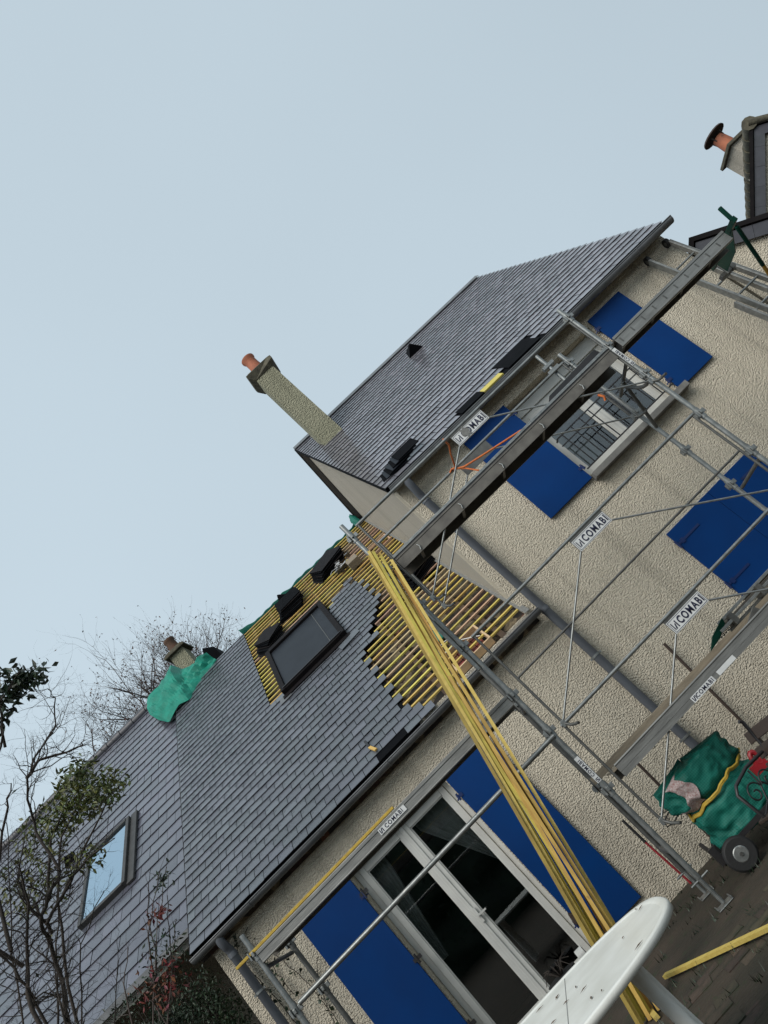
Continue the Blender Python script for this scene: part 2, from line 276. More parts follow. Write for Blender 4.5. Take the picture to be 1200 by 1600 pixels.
# ---------------------------------------------------------------- mesh helpers
class MB:
    def __init__(self): self.v = []; self.f = []; self.s = []; self.r = []
    def add(self, vs, fs, smooth=False, rv=0.0):
        o = len(self.v); self.v += [Vector(p) for p in vs]
        for q in fs: self.f.append([o + i for i in q]); self.s.append(smooth); self.r.append(rv)
        return self
    def box(self, a, b, T=None, rv=0.0):
        x0, y0, z0 = a; x1, y1, z1 = b
        vs = [Vector(p) for p in ((x0, y0, z0), (x1, y0, z0), (x1, y1, z0), (x0, y1, z0), (x0, y0, z1), (x1, y0, z1), (x1, y1, z1), (x0, y1, z1))]
        if T is not None: vs = [T @ p for p in vs]
        return self.add(vs, [(0, 3, 2, 1), (4, 5, 6, 7), (0, 1, 5, 4), (1, 2, 6, 5), (2, 3, 7, 6), (3, 0, 4, 7)], rv=rv)
    def beam(self, p0, p1, w, h, up=(0, 0, 1), rv=0.0):
        p0, p1 = Vector(p0), Vector(p1); d = p1 - p0; ln = d.length; d.normalize(); up = Vector(up)
        s = d.cross(up); s.normalize(); u = s.cross(d)
        T = Matrix((( d.x, s.x, u.x, p0.x), (d.y, s.y, u.y, p0.y), (d.z, s.z, u.z, p0.z), (0, 0, 0, 1)))
        return self.box((0, -w / 2, -h / 2), (ln, w / 2, h / 2), T, rv)
    def path(self, pts, r, n=10, cap=True):
        pts = [Vector(p) for p in pts]; rs = r if isinstance(r, (list, tuple)) else [r] * len(pts)
        vs = []; prev = None
        for i, p in enumerate(pts):
            d = (pts[min(i + 1, len(pts) - 1)] - pts[max(i - 1, 0)])
            if d.length < 1e-9: d = Vector((0, 0, 1))
            d.normalize()
            if prev is None:
                a = Vector((0, 0, 1)) if abs(d.z) < 0.9 else Vector((1, 0, 0)); s = d.cross(a)
            else: s = prev - d * prev.dot(d)
            s.normalize(); prev = s; u = d.cross(s)
            for k in range(n):
                t = 2 * math.pi * k / n; vs.append(p + (s * math.cos(t) + u * math.sin(t)) * rs[i])
        fs = []
        for i in range(len(pts) - 1):
            for k in range(n):
                a = i * n + k; b = i * n + (k + 1) % n; fs.append((a, b, b + n, a + n))
        self.add(vs, fs, True)
        if cap:
            o = len(vs)
            self.add(vs[:n], [tuple(range(n))[::-1]]); self.add(vs[o - n:], [tuple(range(n))])
        return self
    def tube(self, a, b, r, n=10, r2=None): return self.path([a, b], [r, r if r2 is None else r2], n)
    def prism(self, poly, vec):
        """poly: 3D outline, vec: extrusion"""
        n = len(poly); P = [Vector(p) for p in poly]; Q = [p + Vector(vec) for p in P]
        fs = [tuple(range(n))[::-1], tuple(range(n, 2 * n))] + [(i, (i + 1) % n, n + (i + 1) % n, n + i) for i in range(n)]
        return self.add(P + Q, fs)
    def grid(self, fn, nu, nv, smooth=True):
        vs = [fn(i / nu, j / nv) for j in range(nv + 1) for i in range(nu + 1)]
        fs = [(j * (nu + 1) + i, j * (nu + 1) + i + 1, (j + 1) * (nu + 1) + i + 1, (j + 1) * (nu + 1) + i) for j in range(nv) for i in range(nu)]
        return self.add(vs, fs, smooth)
    def mesh(self, name, off=Vector((0, 0, 0)), mat=None):
        me = bpy.data.meshes.new(name)
        me.from_pydata([tuple(p - off) for p in self.v], [], self.f)
        me.polygons.foreach_set('use_smooth', self.s)
        if any(self.r):
            at = me.attributes.new('rnd', 'FLOAT', 'FACE'); at.data.foreach_set('value', self.r)
        if mat: me.materials.append(mat)
        me.update(); return me

WP = {}
def wpos(o): return WP.get(o.name, Vector((0, 0, 0))) if o else Vector((0, 0, 0))

def props(o, label=None, cat=None, group=None, kind=None):
    if label: o['label'] = label
    if cat: o['category'] = cat
    if group: o['group'] = group
    if kind: o['kind'] = kind
    return o

def thing(name, label, cat, loc=(0, 0, 0), group=None):
    o = bpy.data.objects.new(name, None); COL.objects.link(o); o.location = loc; o.empty_display_size = 0.2
    WP[o.name] = Vector(loc); return props(o, label, cat, group)

def part(name, mb, mat, parent=None, label=None, kind=None, bevel=0, at=None):
    base = wpos(parent)
    org = Vector(at) if at is not None else base
    me = mb.mesh(name, org, M[mat] if isinstance(mat, str) else mat)
    o = bpy.data.objects.new(name, me); COL.objects.link(o)
    if parent: o.parent = parent
    o.location = org - base; WP[o.name] = org
    if bevel:
        b = o.modifiers.new('bevel', 'BEVEL'); b.width = bevel; b.segments = 2; b.limit_method = 'ANGLE'; b.angle_limit = R(40)
    return props(o, label, None, None, kind)

def solo(name, mb, mat, label, cat, loc=(0, 0, 0), group=None, kind=None, bevel=0):
    o = part(name, mb, mat, None, None, kind, bevel, at=loc); return props(o, label, cat, group)

def inst(name, me, parent, Mx):
    o = bpy.data.objects.new(name, me); COL.objects.link(o); o.parent = parent
    o.matrix_local = Matrix.Translation(-wpos(parent)) @ Mx
    return o

def text_mb(body, size, T, bold=0.012, depth=0.0015):
    cu = bpy.data.curves.new('t', 'FONT'); cu.body = body; cu.size = size; cu.extrude = depth; cu.offset = bold * size / 0.1 * 0.12
    cu.resolution_u = 3; cu.space_character = 1.22; cu.align_x = 'CENTER'; cu.align_y = 'CENTER'
    o = bpy.data.objects.new('t', cu); COL.objects.link(o)
    dg = bpy.context.evaluated_depsgraph_get(); me = bpy.data.meshes.new_from_object(o.evaluated_get(dg))
    mb = MB(); mb.add([T @ v.co for v in me.vertices], [tuple(p.vertices) for p in me.polygons])
    bpy.data.objects.remove(o); bpy.data.curves.remove(cu); bpy.data.meshes.remove(me)
    return mb

def wall_with_holes(mb, x0, x1, z0, z1, holes, y0, y1):
    xs = sorted({x0, x1, *[h[0] for h in holes], *[h[1] for h in holes]}); zs = sorted({z0, z1, *[h[2] for h in holes], *[h[3] for h in holes]})
    inh = lambda x, z: any(h[0] < x < h[1] and h[2] < z < h[3] for h in holes)
    for i in range(len(xs) - 1):
        for j in range(len(zs) - 1):
            if inh((xs[i] + xs[i + 1]) / 2, (zs[j] + zs[j + 1]) / 2): continue
            for y, fl in ((y0, 0), (y1, 1)):
                q = [(xs[i], y, zs[j]), (xs[i + 1], y, zs[j]), (xs[i + 1], y, zs[j + 1]), (xs[i], y, zs[j + 1])]
                mb.add(q, [(0, 1, 2, 3) if not fl else (3, 2, 1, 0)])
    mb.add([(x0, y0, z0), (x0, y0, z1), (x0, y1, z1), (x0, y1, z0)], [(0, 1, 2, 3)])
    mb.add([(x1, y0, z0), (x1, y1, z0), (x1, y1, z1), (x1, y0, z1)], [(0, 1, 2, 3)])
    mb.add([(x0, y0, z1), (x1, y0, z1), (x1, y1, z1), (x0, y1, z1)], [(0, 1, 2, 3)])
    for a, b, c, d in holes:
        mb.add([(a, y0, c), (a, y1, c), (a, y1, d), (a, y0, d)], [(0, 1, 2, 3)])
        mb.add([(b, y0, c), (b, y0, d), (b, y1, d), (b, y1, c)], [(0, 1, 2, 3)])
        mb.add([(a, y0, d), (a, y1, d), (b, y1, d), (b, y0, d)], [(0, 1, 2, 3)])
        mb.add([(a, y0, c), (b, y0, c), (b, y1, c), (a, y1, c)], [(0, 1, 2, 3)])
    return mb

class Plane:
    """a roof slope: x along the eave, s up the slope, n out of it"""
    def __init__(self, y, z, pitch, off=0.0, unit=1.0):
        p = R(pitch); self.es = Vector((0, math.cos(p), math.sin(p))); self.en = Vector((0, -math.sin(p), math.cos(p)))
        self.o = Vector((0, y, z)) + self.en * off; self.k = unit
    def P(self, x, s, n=0.0): return self.o + (Vector((x, 0, 0)) + self.es * s + self.en * n) * self.k
    def T(self, x, s, n=0.0):
        c = self.P(x, s, n); k = self.k
        return Matrix(((k, self.es.x * k, self.en.x * k, c.x), (0, self.es.y * k, self.en.y * k, c.y), (0, self.es.z * k, self.en.z * k, c.z), (0, 0, 0, 1)))
    def slab(self, mb, x0, x1, s0, s1, n0, n1, rv=0.0): return mb.box((x0, s0, n0), (x1, s1, n1), self.T(0, 0, 0), rv)

def slates(parent, pl, x0, x1, s0, s1, gauge, width, mat, skip=lambda x, s: False, nbase=0.02, thick=0.0045, seed=1, name='slate', clip=None, lap=0.010, rag=0.0):
    rg = random.Random(seed)
    protos = []
    for k in range(5):
        mb = MB(); w2 = width / 2 - 0.0036; Lh = gauge + lap
        c = [rg.uniform(-0.004, 0.004) for _ in range(4)]
        vs = [(-w2, c[0], 0.008), (w2, c[1], 0.008), (w2, Lh, -0.003), (-w2, Lh, -0.003), (-w2, c[0] + 0.003, 0.008 + thick), (w2, c[1] + 0.003, 0.008 + thick), (w2, Lh, 0.0), (-w2, Lh, 0.0)]
        mb.add(vs, [(0, 3, 2, 1), (4, 5, 6, 7), (0, 1, 5, 4), (1, 2, 6, 5), (2, 3, 7, 6), (3, 0, 4, 7)])
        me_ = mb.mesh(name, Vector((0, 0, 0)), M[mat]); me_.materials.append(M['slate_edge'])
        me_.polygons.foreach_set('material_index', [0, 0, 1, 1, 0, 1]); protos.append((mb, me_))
    items = []
    row = 0; s = s0
    while s < s1 - 0.02:
        x = x0 - (width / 2 if row % 2 else 0)
        wob = rg.uniform(-0.002, 0.002)
        while x < x1 - 0.015:
            a, b = max(x, x0), min(x + width, x1)
            if clip: a, b = clip(a, b, s + gauge * 0.5)
            cx = (a + b) / 2
            if b - a > 0.03 and not skip(cx, s + gauge * 0.5):
                j = rg.uniform(-0.003, 0.003) + wob
                T = pl.T(cx, s + j, nbase + rg.uniform(-0.0012, 0.0018)) @ Matrix.Rotation(R(rg.uniform(-0.45, 0.45)), 4, 'Z') @ Matrix.Rotation(R(rg.uniform(-0.5, 0.5)), 4, 'Y') @ Matrix.Diagonal(((b - a) / width, min(1, (s1 - s + 0.01) / gauge) if s + gauge > s1 else 1, 1, 1))
                items.append((((pl.P(cx, s) - Vector((0, 0, 1.38))).length), T, rg.randrange(5), rg.random()))
            x += width
        s += gauge; row += 1
    items.sort(key=lambda q: q[0])
    for d, T, k, rv in items[:300]: inst(name, protos[k][1], parent, T)
    rest = MB()
    for d, T, k, rv in items[300:]:
        rest.add([T @ v for v in protos[k][0].v], protos[k][0].f, rv=rv + 0.001)
    if rest.v:
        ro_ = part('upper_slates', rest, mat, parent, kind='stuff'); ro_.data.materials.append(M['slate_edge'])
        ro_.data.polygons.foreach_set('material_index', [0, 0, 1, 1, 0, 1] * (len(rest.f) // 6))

def gutter(mb, x0, x1, y, z, r=0.065, n=9):
    prof = []
    for k in range(n + 1):
        t = math.pi + math.pi * k / n; prof.append((y + r * math.cos(t), z + r * math.sin(t)))
    inner = [(y + (r - 0.004) * math.cos(math.pi + math.pi * k / n), z + (r - 0.004) * math.sin(math.pi + math.pi * k / n)) for k in range(n, -1, -1)]
    loop = prof + inner; m_ = len(loop)
    vs = [(x0, a, b) for a, b in loop] + [(x1, a, b) for a, b in loop]
    mb.add(vs, [(i, (i + 1) % m_, m_ + (i + 1) % m_, m_ + i) for i in range(m_)], True)
    for x in (x0, x1):
        mb.add([(x, a, b) for a, b in prof], [tuple(range(n + 1))])
    mb.tube((x0, y - r, z + 0.004), (x1, y - r, z + 0.004), 0.008, 6)
    return mb

# ---------------------------------------------------------------- ground
g = MB()
g.grid(lambda u, v: Vector(((u - 0.5) * 500, (v - 0.5) * 500, 0)), 4, 4)
gr = part('ground', g, 'soil', kind='structure')
pv = MB(); pv.box((-0.8, 2.6, 0.001), (2.1, 6.5, 0.006))
pav = part('paving', pv, 'soil', kind='structure')
pm = []
for k in range(4):
    b = MB(); b.box((-0.092, -0.072, 0), (0.092, 0.072, 0.03)); pm.append(b.mesh('brick_paver', Vector((0, 0, 0)), M['paver']))
cnt = 0
for iy in range(26):
    for ix in range(15):
        x = -0.7 + ix * 0.192 + (0.096 if iy % 2 else 0); y = 2.7 + iy * 0.152
        if x > 2.0 or cnt >= 298: continue
        if x - (-0.7) < (y - 5.6) * 1.3 - 0.2 + 0.3 * noise.noise(Vector((x * 2, y * 2, 0))) and y > 5.6: continue
        if noise.noise(Vector((x * 2.2, y * 2.2, 3))) > 0.02: continue
        if x < -0.35 and y < 4: continue
        cnt += 1
        inst('brick_paver', pm[cnt % 4], pav, Matrix.Translation((x, y, -0.020 + rnd.uniform(-0.006, 0.006))) @ Matrix.Rotation(R(rnd.uniform(-5, 5)), 4, 'Z') @ Matrix.Rotation(R(rnd.uniform(-1.5, 1.5)), 4, 'X'))
# tufts of grass and weeds
gm = MB()
for i in range(170):
    if i % 2: cx, cy = rnd.uniform(-0.6, 1.6), rnd.uniform(4.5, 8.7)
    else: cx, cy = rnd.uniform(0.2, 3.2), rnd.uniform(3.2, 8.9)
    for k in range(rnd.randrange(4, 11)):
        a = rnd.uniform(0, 6.28); l = rnd.uniform(0.02, 0.075); x = cx + rnd.gauss(0, 0.03); y = cy + rnd.gauss(0, 0.03)
        dx, dy = math.cos(a), math.sin(a)
        gm.add([(x - dy * 0.004, y + dx * 0.004, 0), (x + dy * 0.004, y - dx * 0.004, 0), (x + dx * l * 0.7, y + dy * l * 0.7, l)], [(0, 1, 2)], rv=rnd.random() + .001)
props(part('grass', gm, 'leaf_dark', kind='stuff'), 'sparse green weeds and grass tufts in the dark damp soil', 'grass')

# ---------------------------------------------------------------- the tall house
PU = Plane(8.83, 5.096, 40)
RU = 5.83                                     # ridge distance up the slope
th = thing('tall_house', 'tall cream roughcast house with blue shutters and steep slate roof', 'house', (3.6, 9.0, 0))
win_up = (2.985, 4.46, 3.50, 4.85); win_dn = (3.03, 4.33, 1.46, 2.40)
wm = MB(); wall_with_holes(wm, 1.30, 6.02, -0.2, 5.14, [win_up, win_dn], 9.0, 9.30)
tw = part('wall', wm, 'stucco', th)
sm_ = MB(); sm_.prism([(1.302, 9.302, -0.2), (1.302, 16.6, -0.2), (1.302, 16.6, 5.45), (1.302, 13.29, 8.72), (1.302, 9.302, 5.40)], (0.2, 0, 0))
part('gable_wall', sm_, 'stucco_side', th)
sm_ = MB(); sm_.prism([(5.80, 9.302, -0.2), (5.80, 16.6, -0.2), (5.80, 16.6, 5.4), (5.80, 13.29, 8.70), (5.80, 9.302, 5.40)], (0.218, 0, 0))
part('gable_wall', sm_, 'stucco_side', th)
# roof
rm = MB(); PU.slab(rm, 1.21, 6.065, 0.0, RU, -0.05, 0.012)
tr = part('roof', rm, 'underlay', th)
rs = MB()
top = PU.P(0, RU, 0.03)
rs.prism([(1.21, top.y, top.z), (1.21, 17.6, top.z - (17.6 - top.y) * math.tan(R(40))), (1.21, 17.6, top.z - 0.07 - (17.6 - top.y) * math.tan(R(40))), (1.21, top.y, top.z - 0.075)], (4.855, 0, 0))
part('rear_slope', rs, 'slate_up', tr)
vb = MB()
vb.prism([(1.195, top.y, top.z - 0.02), (1.195, 17.6, top.z - .02 - (17.6 - top.y) * math.tan(R(40))), (1.195, 17.6, top.z - 0.14 - (17.6 - top.y) * math.tan(R(40))), (1.195, top.y, top.z - 0.14)], (0.014, 0, 0))
part('verge_board', vb, 'black_metal', tr)
def skipU(x, s):
    if 3.36 < x < 3.87 and s < 0.47: return True
    if 2.51 < x < 3.23 and s < 0.22: return True
    if 3.23 <= x <= 3.36 and s < .2: return True
    return False
slates(tr, PU, 1.21, 6.065, -0.03, RU, 0.178, 0.212, 'slate_up', skipU, seed=3)
rc = MB(); rc.prism([(1.21, top.y - 0.13, top.z - 0.085), (1.21, top.y, top.z + 0.035), (1.21, top.y + 0.13, top.z - 0.085), (1.21, top.y, top.z + 0.01)], (4.855, 0, 0))
part('ridge_cap', rc, 'zinc', tr)
# missing slates on the eave: black felt and a bare batten
fb = MB(); PU.slab(fb, 3.34, 3.89, 0.0, 0.50, 0.024, 0.036); part('felt_patch', fb, 'underlay', tr)
fb = MB(); PU.slab(fb, 2.52, 2.90, -0.02, 0.21, 0.024, 0.036); part('felt_patch', fb, 'underlay', tr)
fb = MB(); PU.slab(fb, 2.91, 3.24, 0.0, 0.14, 0.014, 0.034); part('batten', fb, 'batten', tr)
# gutter with joints and brackets
gm_ = MB(); gutter(gm_, 1.24, 6.13, 8.772, 5.038)
for x in (1.95, 3.1, 4.3, 5.5): gm_.path([(x, 8.772 + 0.069 * math.cos(t), 5.038 + 0.069 * math.sin(t)) for t in [math.pi + math.pi * k / 8 for k in range(9)]], 0.006, 5)
part('gutter', gm_, 'zinc', tr)
fs = MB(); fs.box((1.30, 8.85, 5.04), (6.0, 8.88, 5.09)); fs.box((1.302, 8.882, 5.06), (5.99, 8.998, 5.085)); part('eave_board', fs, 'stucco_side', tr)
# triangular roof vent
vt = MB(); a, b, c, d = PU.P(3.67, 4.52, 0.03), PU.P(4.0, 4.52, 0.03), PU.P(3.835, 4.54, 0.23), PU.P(3.835, 5.12, 0.03)
vt.add([a, b, c, d], [(0, 1, 2), (0, 2, 3), (1, 3, 2), (0, 3, 1)]); part('roof_vent', vt, 'underlay', tr)
# chimney on the upper roof
ch = MB()
def chim(mb, x0, x1, y0, y1, zb, zt, tp):
    vs = [(x0 - tp, y0 - tp, zb), (x1 + tp, y0 - tp, zb), (x1 + tp, y1 + tp, zb), (x0 - tp, y1 + tp, zb), (x0, y0, zt), (x1, y0, zt), (x1, y1, zt), (x0, y1, zt)]
    mb.add(vs, [(0, 3, 2, 1), (4, 5, 6, 7), (0, 1, 5, 4), (1, 2, 6, 5), (2, 3, 7, 6), (3, 0, 4, 7)])
chim(ch, 1.50, 1.895, 12.006, 12.42, 7.2, 9.66, 0.01)
cs = part('chimney', ch, 'stucco_chim', tr)
cp = MB(); cp.prism([(1.50, 12.006, 9.66), (1.41, 11.91, 9.745), (1.41, 11.91, 9.815), (1.47, 11.97, 9.86), (1.925, 11.97, 9.86), (1.985, 11.91, 9.815), (1.985, 11.91, 9.745), (1.895, 12.006, 9.66)], (0, 0.52, 0))
part('chimney_cap', cp, 'capstone', tr, bevel=0.012)
pt_ = MB(); pt_.path([(1.70, 12.21, 9.84), (1.70, 12.21, 10.09), (1.70, 12.21, 10.20), (1.70, 12.21, 10.24), (1.70, 12.21, 10.27)], [0.13, 0.11, 0.11, 0.135, 0.135], 18)
part('chimney_pot', pt_, 'terracotta', tr)
# downpipe between tall part and low wing
def downpipe(name, label, x, y, zt, zb, gy, gz, brackets, r=0.05):
    t = thing(name, label, 'downpipe', (x, y, 0), group='grey downpipes on the facade')
    p = MB(); p.path([(x, gy, gz), (x, gy, gz - 0.08), (x, gy + 0.03, gz - 0.13), (x, y - 0.03, zt + 0.05), (x, y, zt), (x, y, zb)], r, 16)
    for z in (zt - 0.02, zt - 1.9): p.tube((x, y, z - 0.05), (x, y, z), r + 0.006, 16)
    part('pipe', p, 'pipe', t)
    for z in brackets:
        b = MB(); b.tube((x, y, z - 0.012), (x, y, z + 0.012), r + 0.007, 16); b.box((x - 0.012, y + r, z - 0.012), (x + 0.012, 8.998, z + 0.012))
        b.box((x - r - 0.025, y - 0.01, z - 0.011), (x - r, y + 0.01, z + 0.011)); b.box((x + r, y - 0.01, z - 0.011), (x + r + 0.025, y + 0.01, z + 0.011))
        part('bracket', b, 'galv', t)
downpipe('downpipe', 'long grey downpipe from the upper gutter down the wall right of the low roof', 1.455, 8.90, 4.72, 0.05, 8.78, 5.02, (4.3, 2.07, 0.9))
downpipe('downpipe', 'grey downpipe at the left corner beside the ivy', -3.37, 8.89, 2.64, 0.05, 8.82, 2.83, (2.15, 0.9), r=0.047)

# ---------------------------------------------------------------- shutters
def shutter(name_parent, x0, x1, z0, z1, hinge_side, label=None, y=8.955, hinges=True):
    s = MB(); s.box((x0, y, z0), (x1, y + 0.028, z1))
    o = part('shutter', s, 'blue', name_parent, label, bevel=0.004)
    if hinges:
        hx = x0 if hinge_side < 0 else x1
        for z in (z0 + (z1 - z0) * 0.12, z1 - (z1 - z0) * 0.12):
            h = MB(); h.box((hx - 0.035, y - 0.008, z - 0.02), (hx + 0.035, y - 0.001, z + 0.02)); h.tube((hx + hinge_side * 0.02, y - 0.004, z - 0.04), (hx + hinge_side * 0.02, y - 0.004, z + 0.04), 0.011, 8)
            h.beam((hx, y - 0.004, z), (hx - hinge_side * 0.0 + hinge_side * 0.05, y + 0.03, z - 0.02), 0.014, 0.014)
            part('hinge', h, 'blue_dark', o)
    return o

def casement(parent, x0, x1, z0, z1, y, fw=0.055, leaves=2, curtain=None, transom=True):
    """white two-leaf window; frame, leaves (> pane)"""
    fr = MB()
    fr.box((x0, y, z0), (x0 + fw, y + 0.06, z1)); fr.box((x1 - fw, y, z0), (x1, y + 0.06, z1))
    fr.box((x0 + fw, y, z1 - fw), (x1 - fw, y + 0.06, z1)); fr.box((x0 + fw, y, z0), (x1 - fw, y + 0.06, z0 + fw * 0.9))
    part('window_frame', fr, 'white', parent, bevel=0.004)
    wl = (x1 - x0 - 2 * fw) / leaves
    for k in range(leaves):
        a = x0 + fw + wl * k + 0.003; b = a + wl - 0.006; c, d = z0 + fw * 0.9 + 0.003, z1 - fw - 0.003; lw = 0.07
        lf = MB(); yy = y - 0.018
        for dx, e in ((0, 0.0), (0.022, 0.009)):
            lf.box((a + dx, yy + e, c + dx), (a + lw, yy + 0.05, d - dx)); lf.box((b - lw, yy + e, c + dx), (b - dx, yy + 0.05, d - dx))
            lf.box((a + lw, yy + e + .001, d - lw), (b - lw, yy + 0.05, d - dx)); lf.box((a + lw, yy + e + .001, c + dx), (b - lw, yy + 0.05, c + lw))
            break
        o = part('window_leaf', lf, 'white', parent, bevel=0.006)
        bd = MB()
        q = 0.012
        bd.box((a + lw, yy + 0.018, c + lw), (a + lw + q, yy + 0.03, d - lw)); bd.box((b - lw - q, yy + 0.018, c + lw), (b - lw, yy + 0.03, d - lw))
        bd.box((a + lw + q, yy + 0.018, d - lw - q), (b - lw - q, yy + 0.03, d - lw)); bd.box((a + lw + q, yy + 0.018, c + lw), (b - lw - q, yy + 0.03, c + lw + q))
        part('glazing_bead', bd, 'white', o)
        pn = MB(); pn.box((a + lw, yy + 0.030, c + lw), (b - lw, yy + 0.034, d - lw)); part('pane', pn, 'glass', o)
    cm = MB(); xm = (x0 + x1) / 2; cm.box((xm - 0.022, y - 0.032, z0 + 0.06), (xm + 0.022, y - 0.019, z1 - 0.06)); part('cover_strip', cm, 'white', parent, bevel=0.004)

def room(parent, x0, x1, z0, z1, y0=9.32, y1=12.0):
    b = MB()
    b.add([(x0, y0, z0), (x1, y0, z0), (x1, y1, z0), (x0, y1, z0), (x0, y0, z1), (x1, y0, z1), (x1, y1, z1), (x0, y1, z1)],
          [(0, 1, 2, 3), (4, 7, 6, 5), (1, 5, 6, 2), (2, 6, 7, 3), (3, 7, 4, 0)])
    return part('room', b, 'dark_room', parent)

# upper window
wu = MB(); a, b, c, d = win_up
wu.box((a, 9.302, c), (b, 9.305, c + .002)); 
wroot = MB(); wroot.box((a - 0.0, 8.86, c - 0.085), (b + 0.10, 9.02, c - 0.012)); wroot.box((a + .02, 9.0, c - 0.01), (b - .02, 9.2, c - 0.003))
win1 = part('window', wroot, 'stone', th, 'upper window with white frames and an iron rail', bevel=0.006)
casement(win1, a + 0.005, b - 0.005, c + 0.0, d - 0.18, 9.20)
hb = MB(); hb.box((a + .005, 9.17, d - 0.178), (b - .005, 9.29, d - 0.003)); part('roller_box', hb, 'white', win1, bevel=0.005)
tp = MB(); tp.box((a + 0.25, 9.27, c + 0.45), (a + 0.95, 9.28, d - 0.25)); part('inner_blind', tp, 'grey_panel', win1)
nv = MB(); nv.box((a + 0.30, 9.33, c + 0.05), (a + 0.52, 9.35, c + 0.5)); nv.box((a + .95, 9.33, c + 0.25), (a + 1.12, 9.35, c + 0.62)); part('dark_cloth', nv, 'navy', win1)
nv = MB(); nv.grid(lambda u, v: Vector((a + .08 + .35 * u + .12 * v, 9.31 + 0.02 * math.sin(u * 22), c + .05 + .75 * v)), 24, 4); part('curtain', nv, 'curtain', win1)
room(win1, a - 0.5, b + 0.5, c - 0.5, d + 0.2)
shutter(win1, 2.29, 2.975, 3.47, 4.88, 1, 'left upper shutter, folded open')
shutter(win1, 4.49, 5.05, 3.47, 4.90, -1, 'right upper shutter, folded open')
# iron guard rail
ir = MB(); z1 = 4.08; z0 = 3.56
ir.box((3.04, 8.895, z1 - 0.014), (4.36, 8.915, z1)); ir.box((3.0, 8.893, z0), (4.46, 8.913, z0 + 0.014))
ir.box((4.34, 8.916, z1 - 0.014), (4.36, 9.0, z1)); ir.box((3.04, 8.916, z1 - 0.014), (3.06, 9.0, z1)); ir.box((3.02, 8.896, z1 - 0.12), (4.38, 8.912, z1 - 0.107))
part('rail', ir, 'iron', win1)
for k in range(9):
    x = 3.12 + k * 0.145; bb = MB(); bb.box((x, 8.897, z0 + 0.015), (x + 0.012, 8.909, z1 - 0.015)); part('baluster', bb, 'iron', win1)
# closed window below on the right
wroot = MB(); a, b, c, d = win_dn; wroot.box((a - 0.05, 8.88, c - 0.07), (b + 0.05, 9.02, c - 0.045))
win2 = part('window', wroot, 'stone', th, 'lower window closed behind two blue shutters', bevel=0.006)
for x0, x1, sd_ in ((3.005, 3.678, -1), (3.682, 4.355, 1)):
    s = MB(); s.box((x0, 8.965, 1.42), (x1, 8.995, 2.43)); o = part('shutter', s, 'blue', win2, bevel=0.004)
    for z in (1.60, 2.26):
        h = MB(); hx = x0 if sd_ < 0 else x1
        h.box((min(hx, hx - sd_ * 0.32), 8.957, z - 0.014), (max(hx, hx - sd_ * 0.32), 8.964, z + 0.014)); h.tube((hx + sd_ * .012, 8.955, z - 0.05), (hx + sd_ * .012, 8.955, z + 0.05), 0.013, 8)
        h.box((hx - sd_ * .06 - .02, 8.951, z - 0.03), (hx - sd_ * .06 + .02, 8.956, z + 0.03))
        part('strap_hinge', h, 'blue_dark', o)

# ---------------------------------------------------------------- the low wing
PL = Plane(8.87, 2.887, 38, 0.0, 1.0254)      # unit: slate module of this roof
RL = 7.27
GA = 0.168
lw = thing('low_house_wing', 'low wing with half-slated roof, blue door shutters and white french door', 'house', (-1.2, 9.0, 0))
door = (-2.0, -0.61, 0.10, 2.37)
wm = MB(); wall_with_holes(wm, -3.58, 1.298, -0.2, 2.93, [door], 9.0, 9.30)
part('wall', wm, 'stucco', lw)
sm_ = MB(); sm_.prism([(-3.578, 9.302, -0.2), (-3.578, 19.0, -0.2), (-3.578, 19.0, 3.3), (-3.578, 14.6, 7.10), (-3.578, 9.302, 3.02)], (0.25, 0, 0))
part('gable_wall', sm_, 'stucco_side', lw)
def bound(s):
    pts = [(-0.1, -0.22), (0.33, -0.23), (0.34, -0.36), (0.9, -0.42), (2.2, -0.41), (2.36, -0.30), (2.55, -0.13), (2.9, 0.03), (3.1, 0.16), (3.37, 0.32), (5.0, 0.28), (5.33, 0.19)]
    for (a, u), (b, v) in zip(pts, pts[1:]):
        if a <= s <= b: return u + (v - u) * (s - a) / (b - a)
    return pts[-1][1] if s > 5 else pts[0][1]
def bare(x, s):
    if -1.86 < x and s > 5.33: return True
    if s > 4.75 and x > -1.86 and x < -0.28 + (s - 4.75) * 0.80: return True
    if -1.86 < x < -1.58 and s > 3.45: return True
    if s <= 5.33 and x > bound(s): return True
    return False
def skipL(x, s):
    if bare(x, s): return True
    if -1.61 < x < -0.35 and 3.34 < s < 5.14: return True
    if -0.98 < x < -0.50 and s < 0.2: return True
    return False
rm = MB(); PL.slab(rm, -3.60, 1.30, 0.0, RL, -0.16, -0.115)
lr = part('roof', rm, 'deck', lw)
rm = MB(); PL.slab(rm, -3.60, -1.87, 0.0, RL, -0.10, 0.012); PL.slab(rm, -1.868, -0.45, 0.0, 3.3, -0.10, 0.012); PL.slab(rm, -1.57, -0.42, 3.302, 5.1, -0.10, 0.012)
PL.slab(rm, -0.418, 0.12, 2.95, 4.9, -0.10, 0.012); PL.slab(rm, -0.448, -0.38, 0.0, 2.94, -0.10, 0.011)
part('roofing_felt', rm, 'underlay', lr)
def clipL(a, b, s):
    if s > 3.45 and a < -1.865 < b: b = -1.865
    if 3.34 < s < 5.14:
        if a < -1.60 < b: b = -1.60
        if a < -0.36 < b: a = -0.36
    return a, b
slates(lr, PL, -3.61, 1.3, -0.03, RL, GA, 0.205, 'slate_new', skipL, seed=5, clip=clipL)
# rafters in the stripped part
x = -1.70
while x < 1.3:
    rf = MB(); PL.slab(rf, x, x + 0.065, 0.02, RL, -0.11, -0.003); part('rafter', rf, 'rafter', lr); x += 0.43
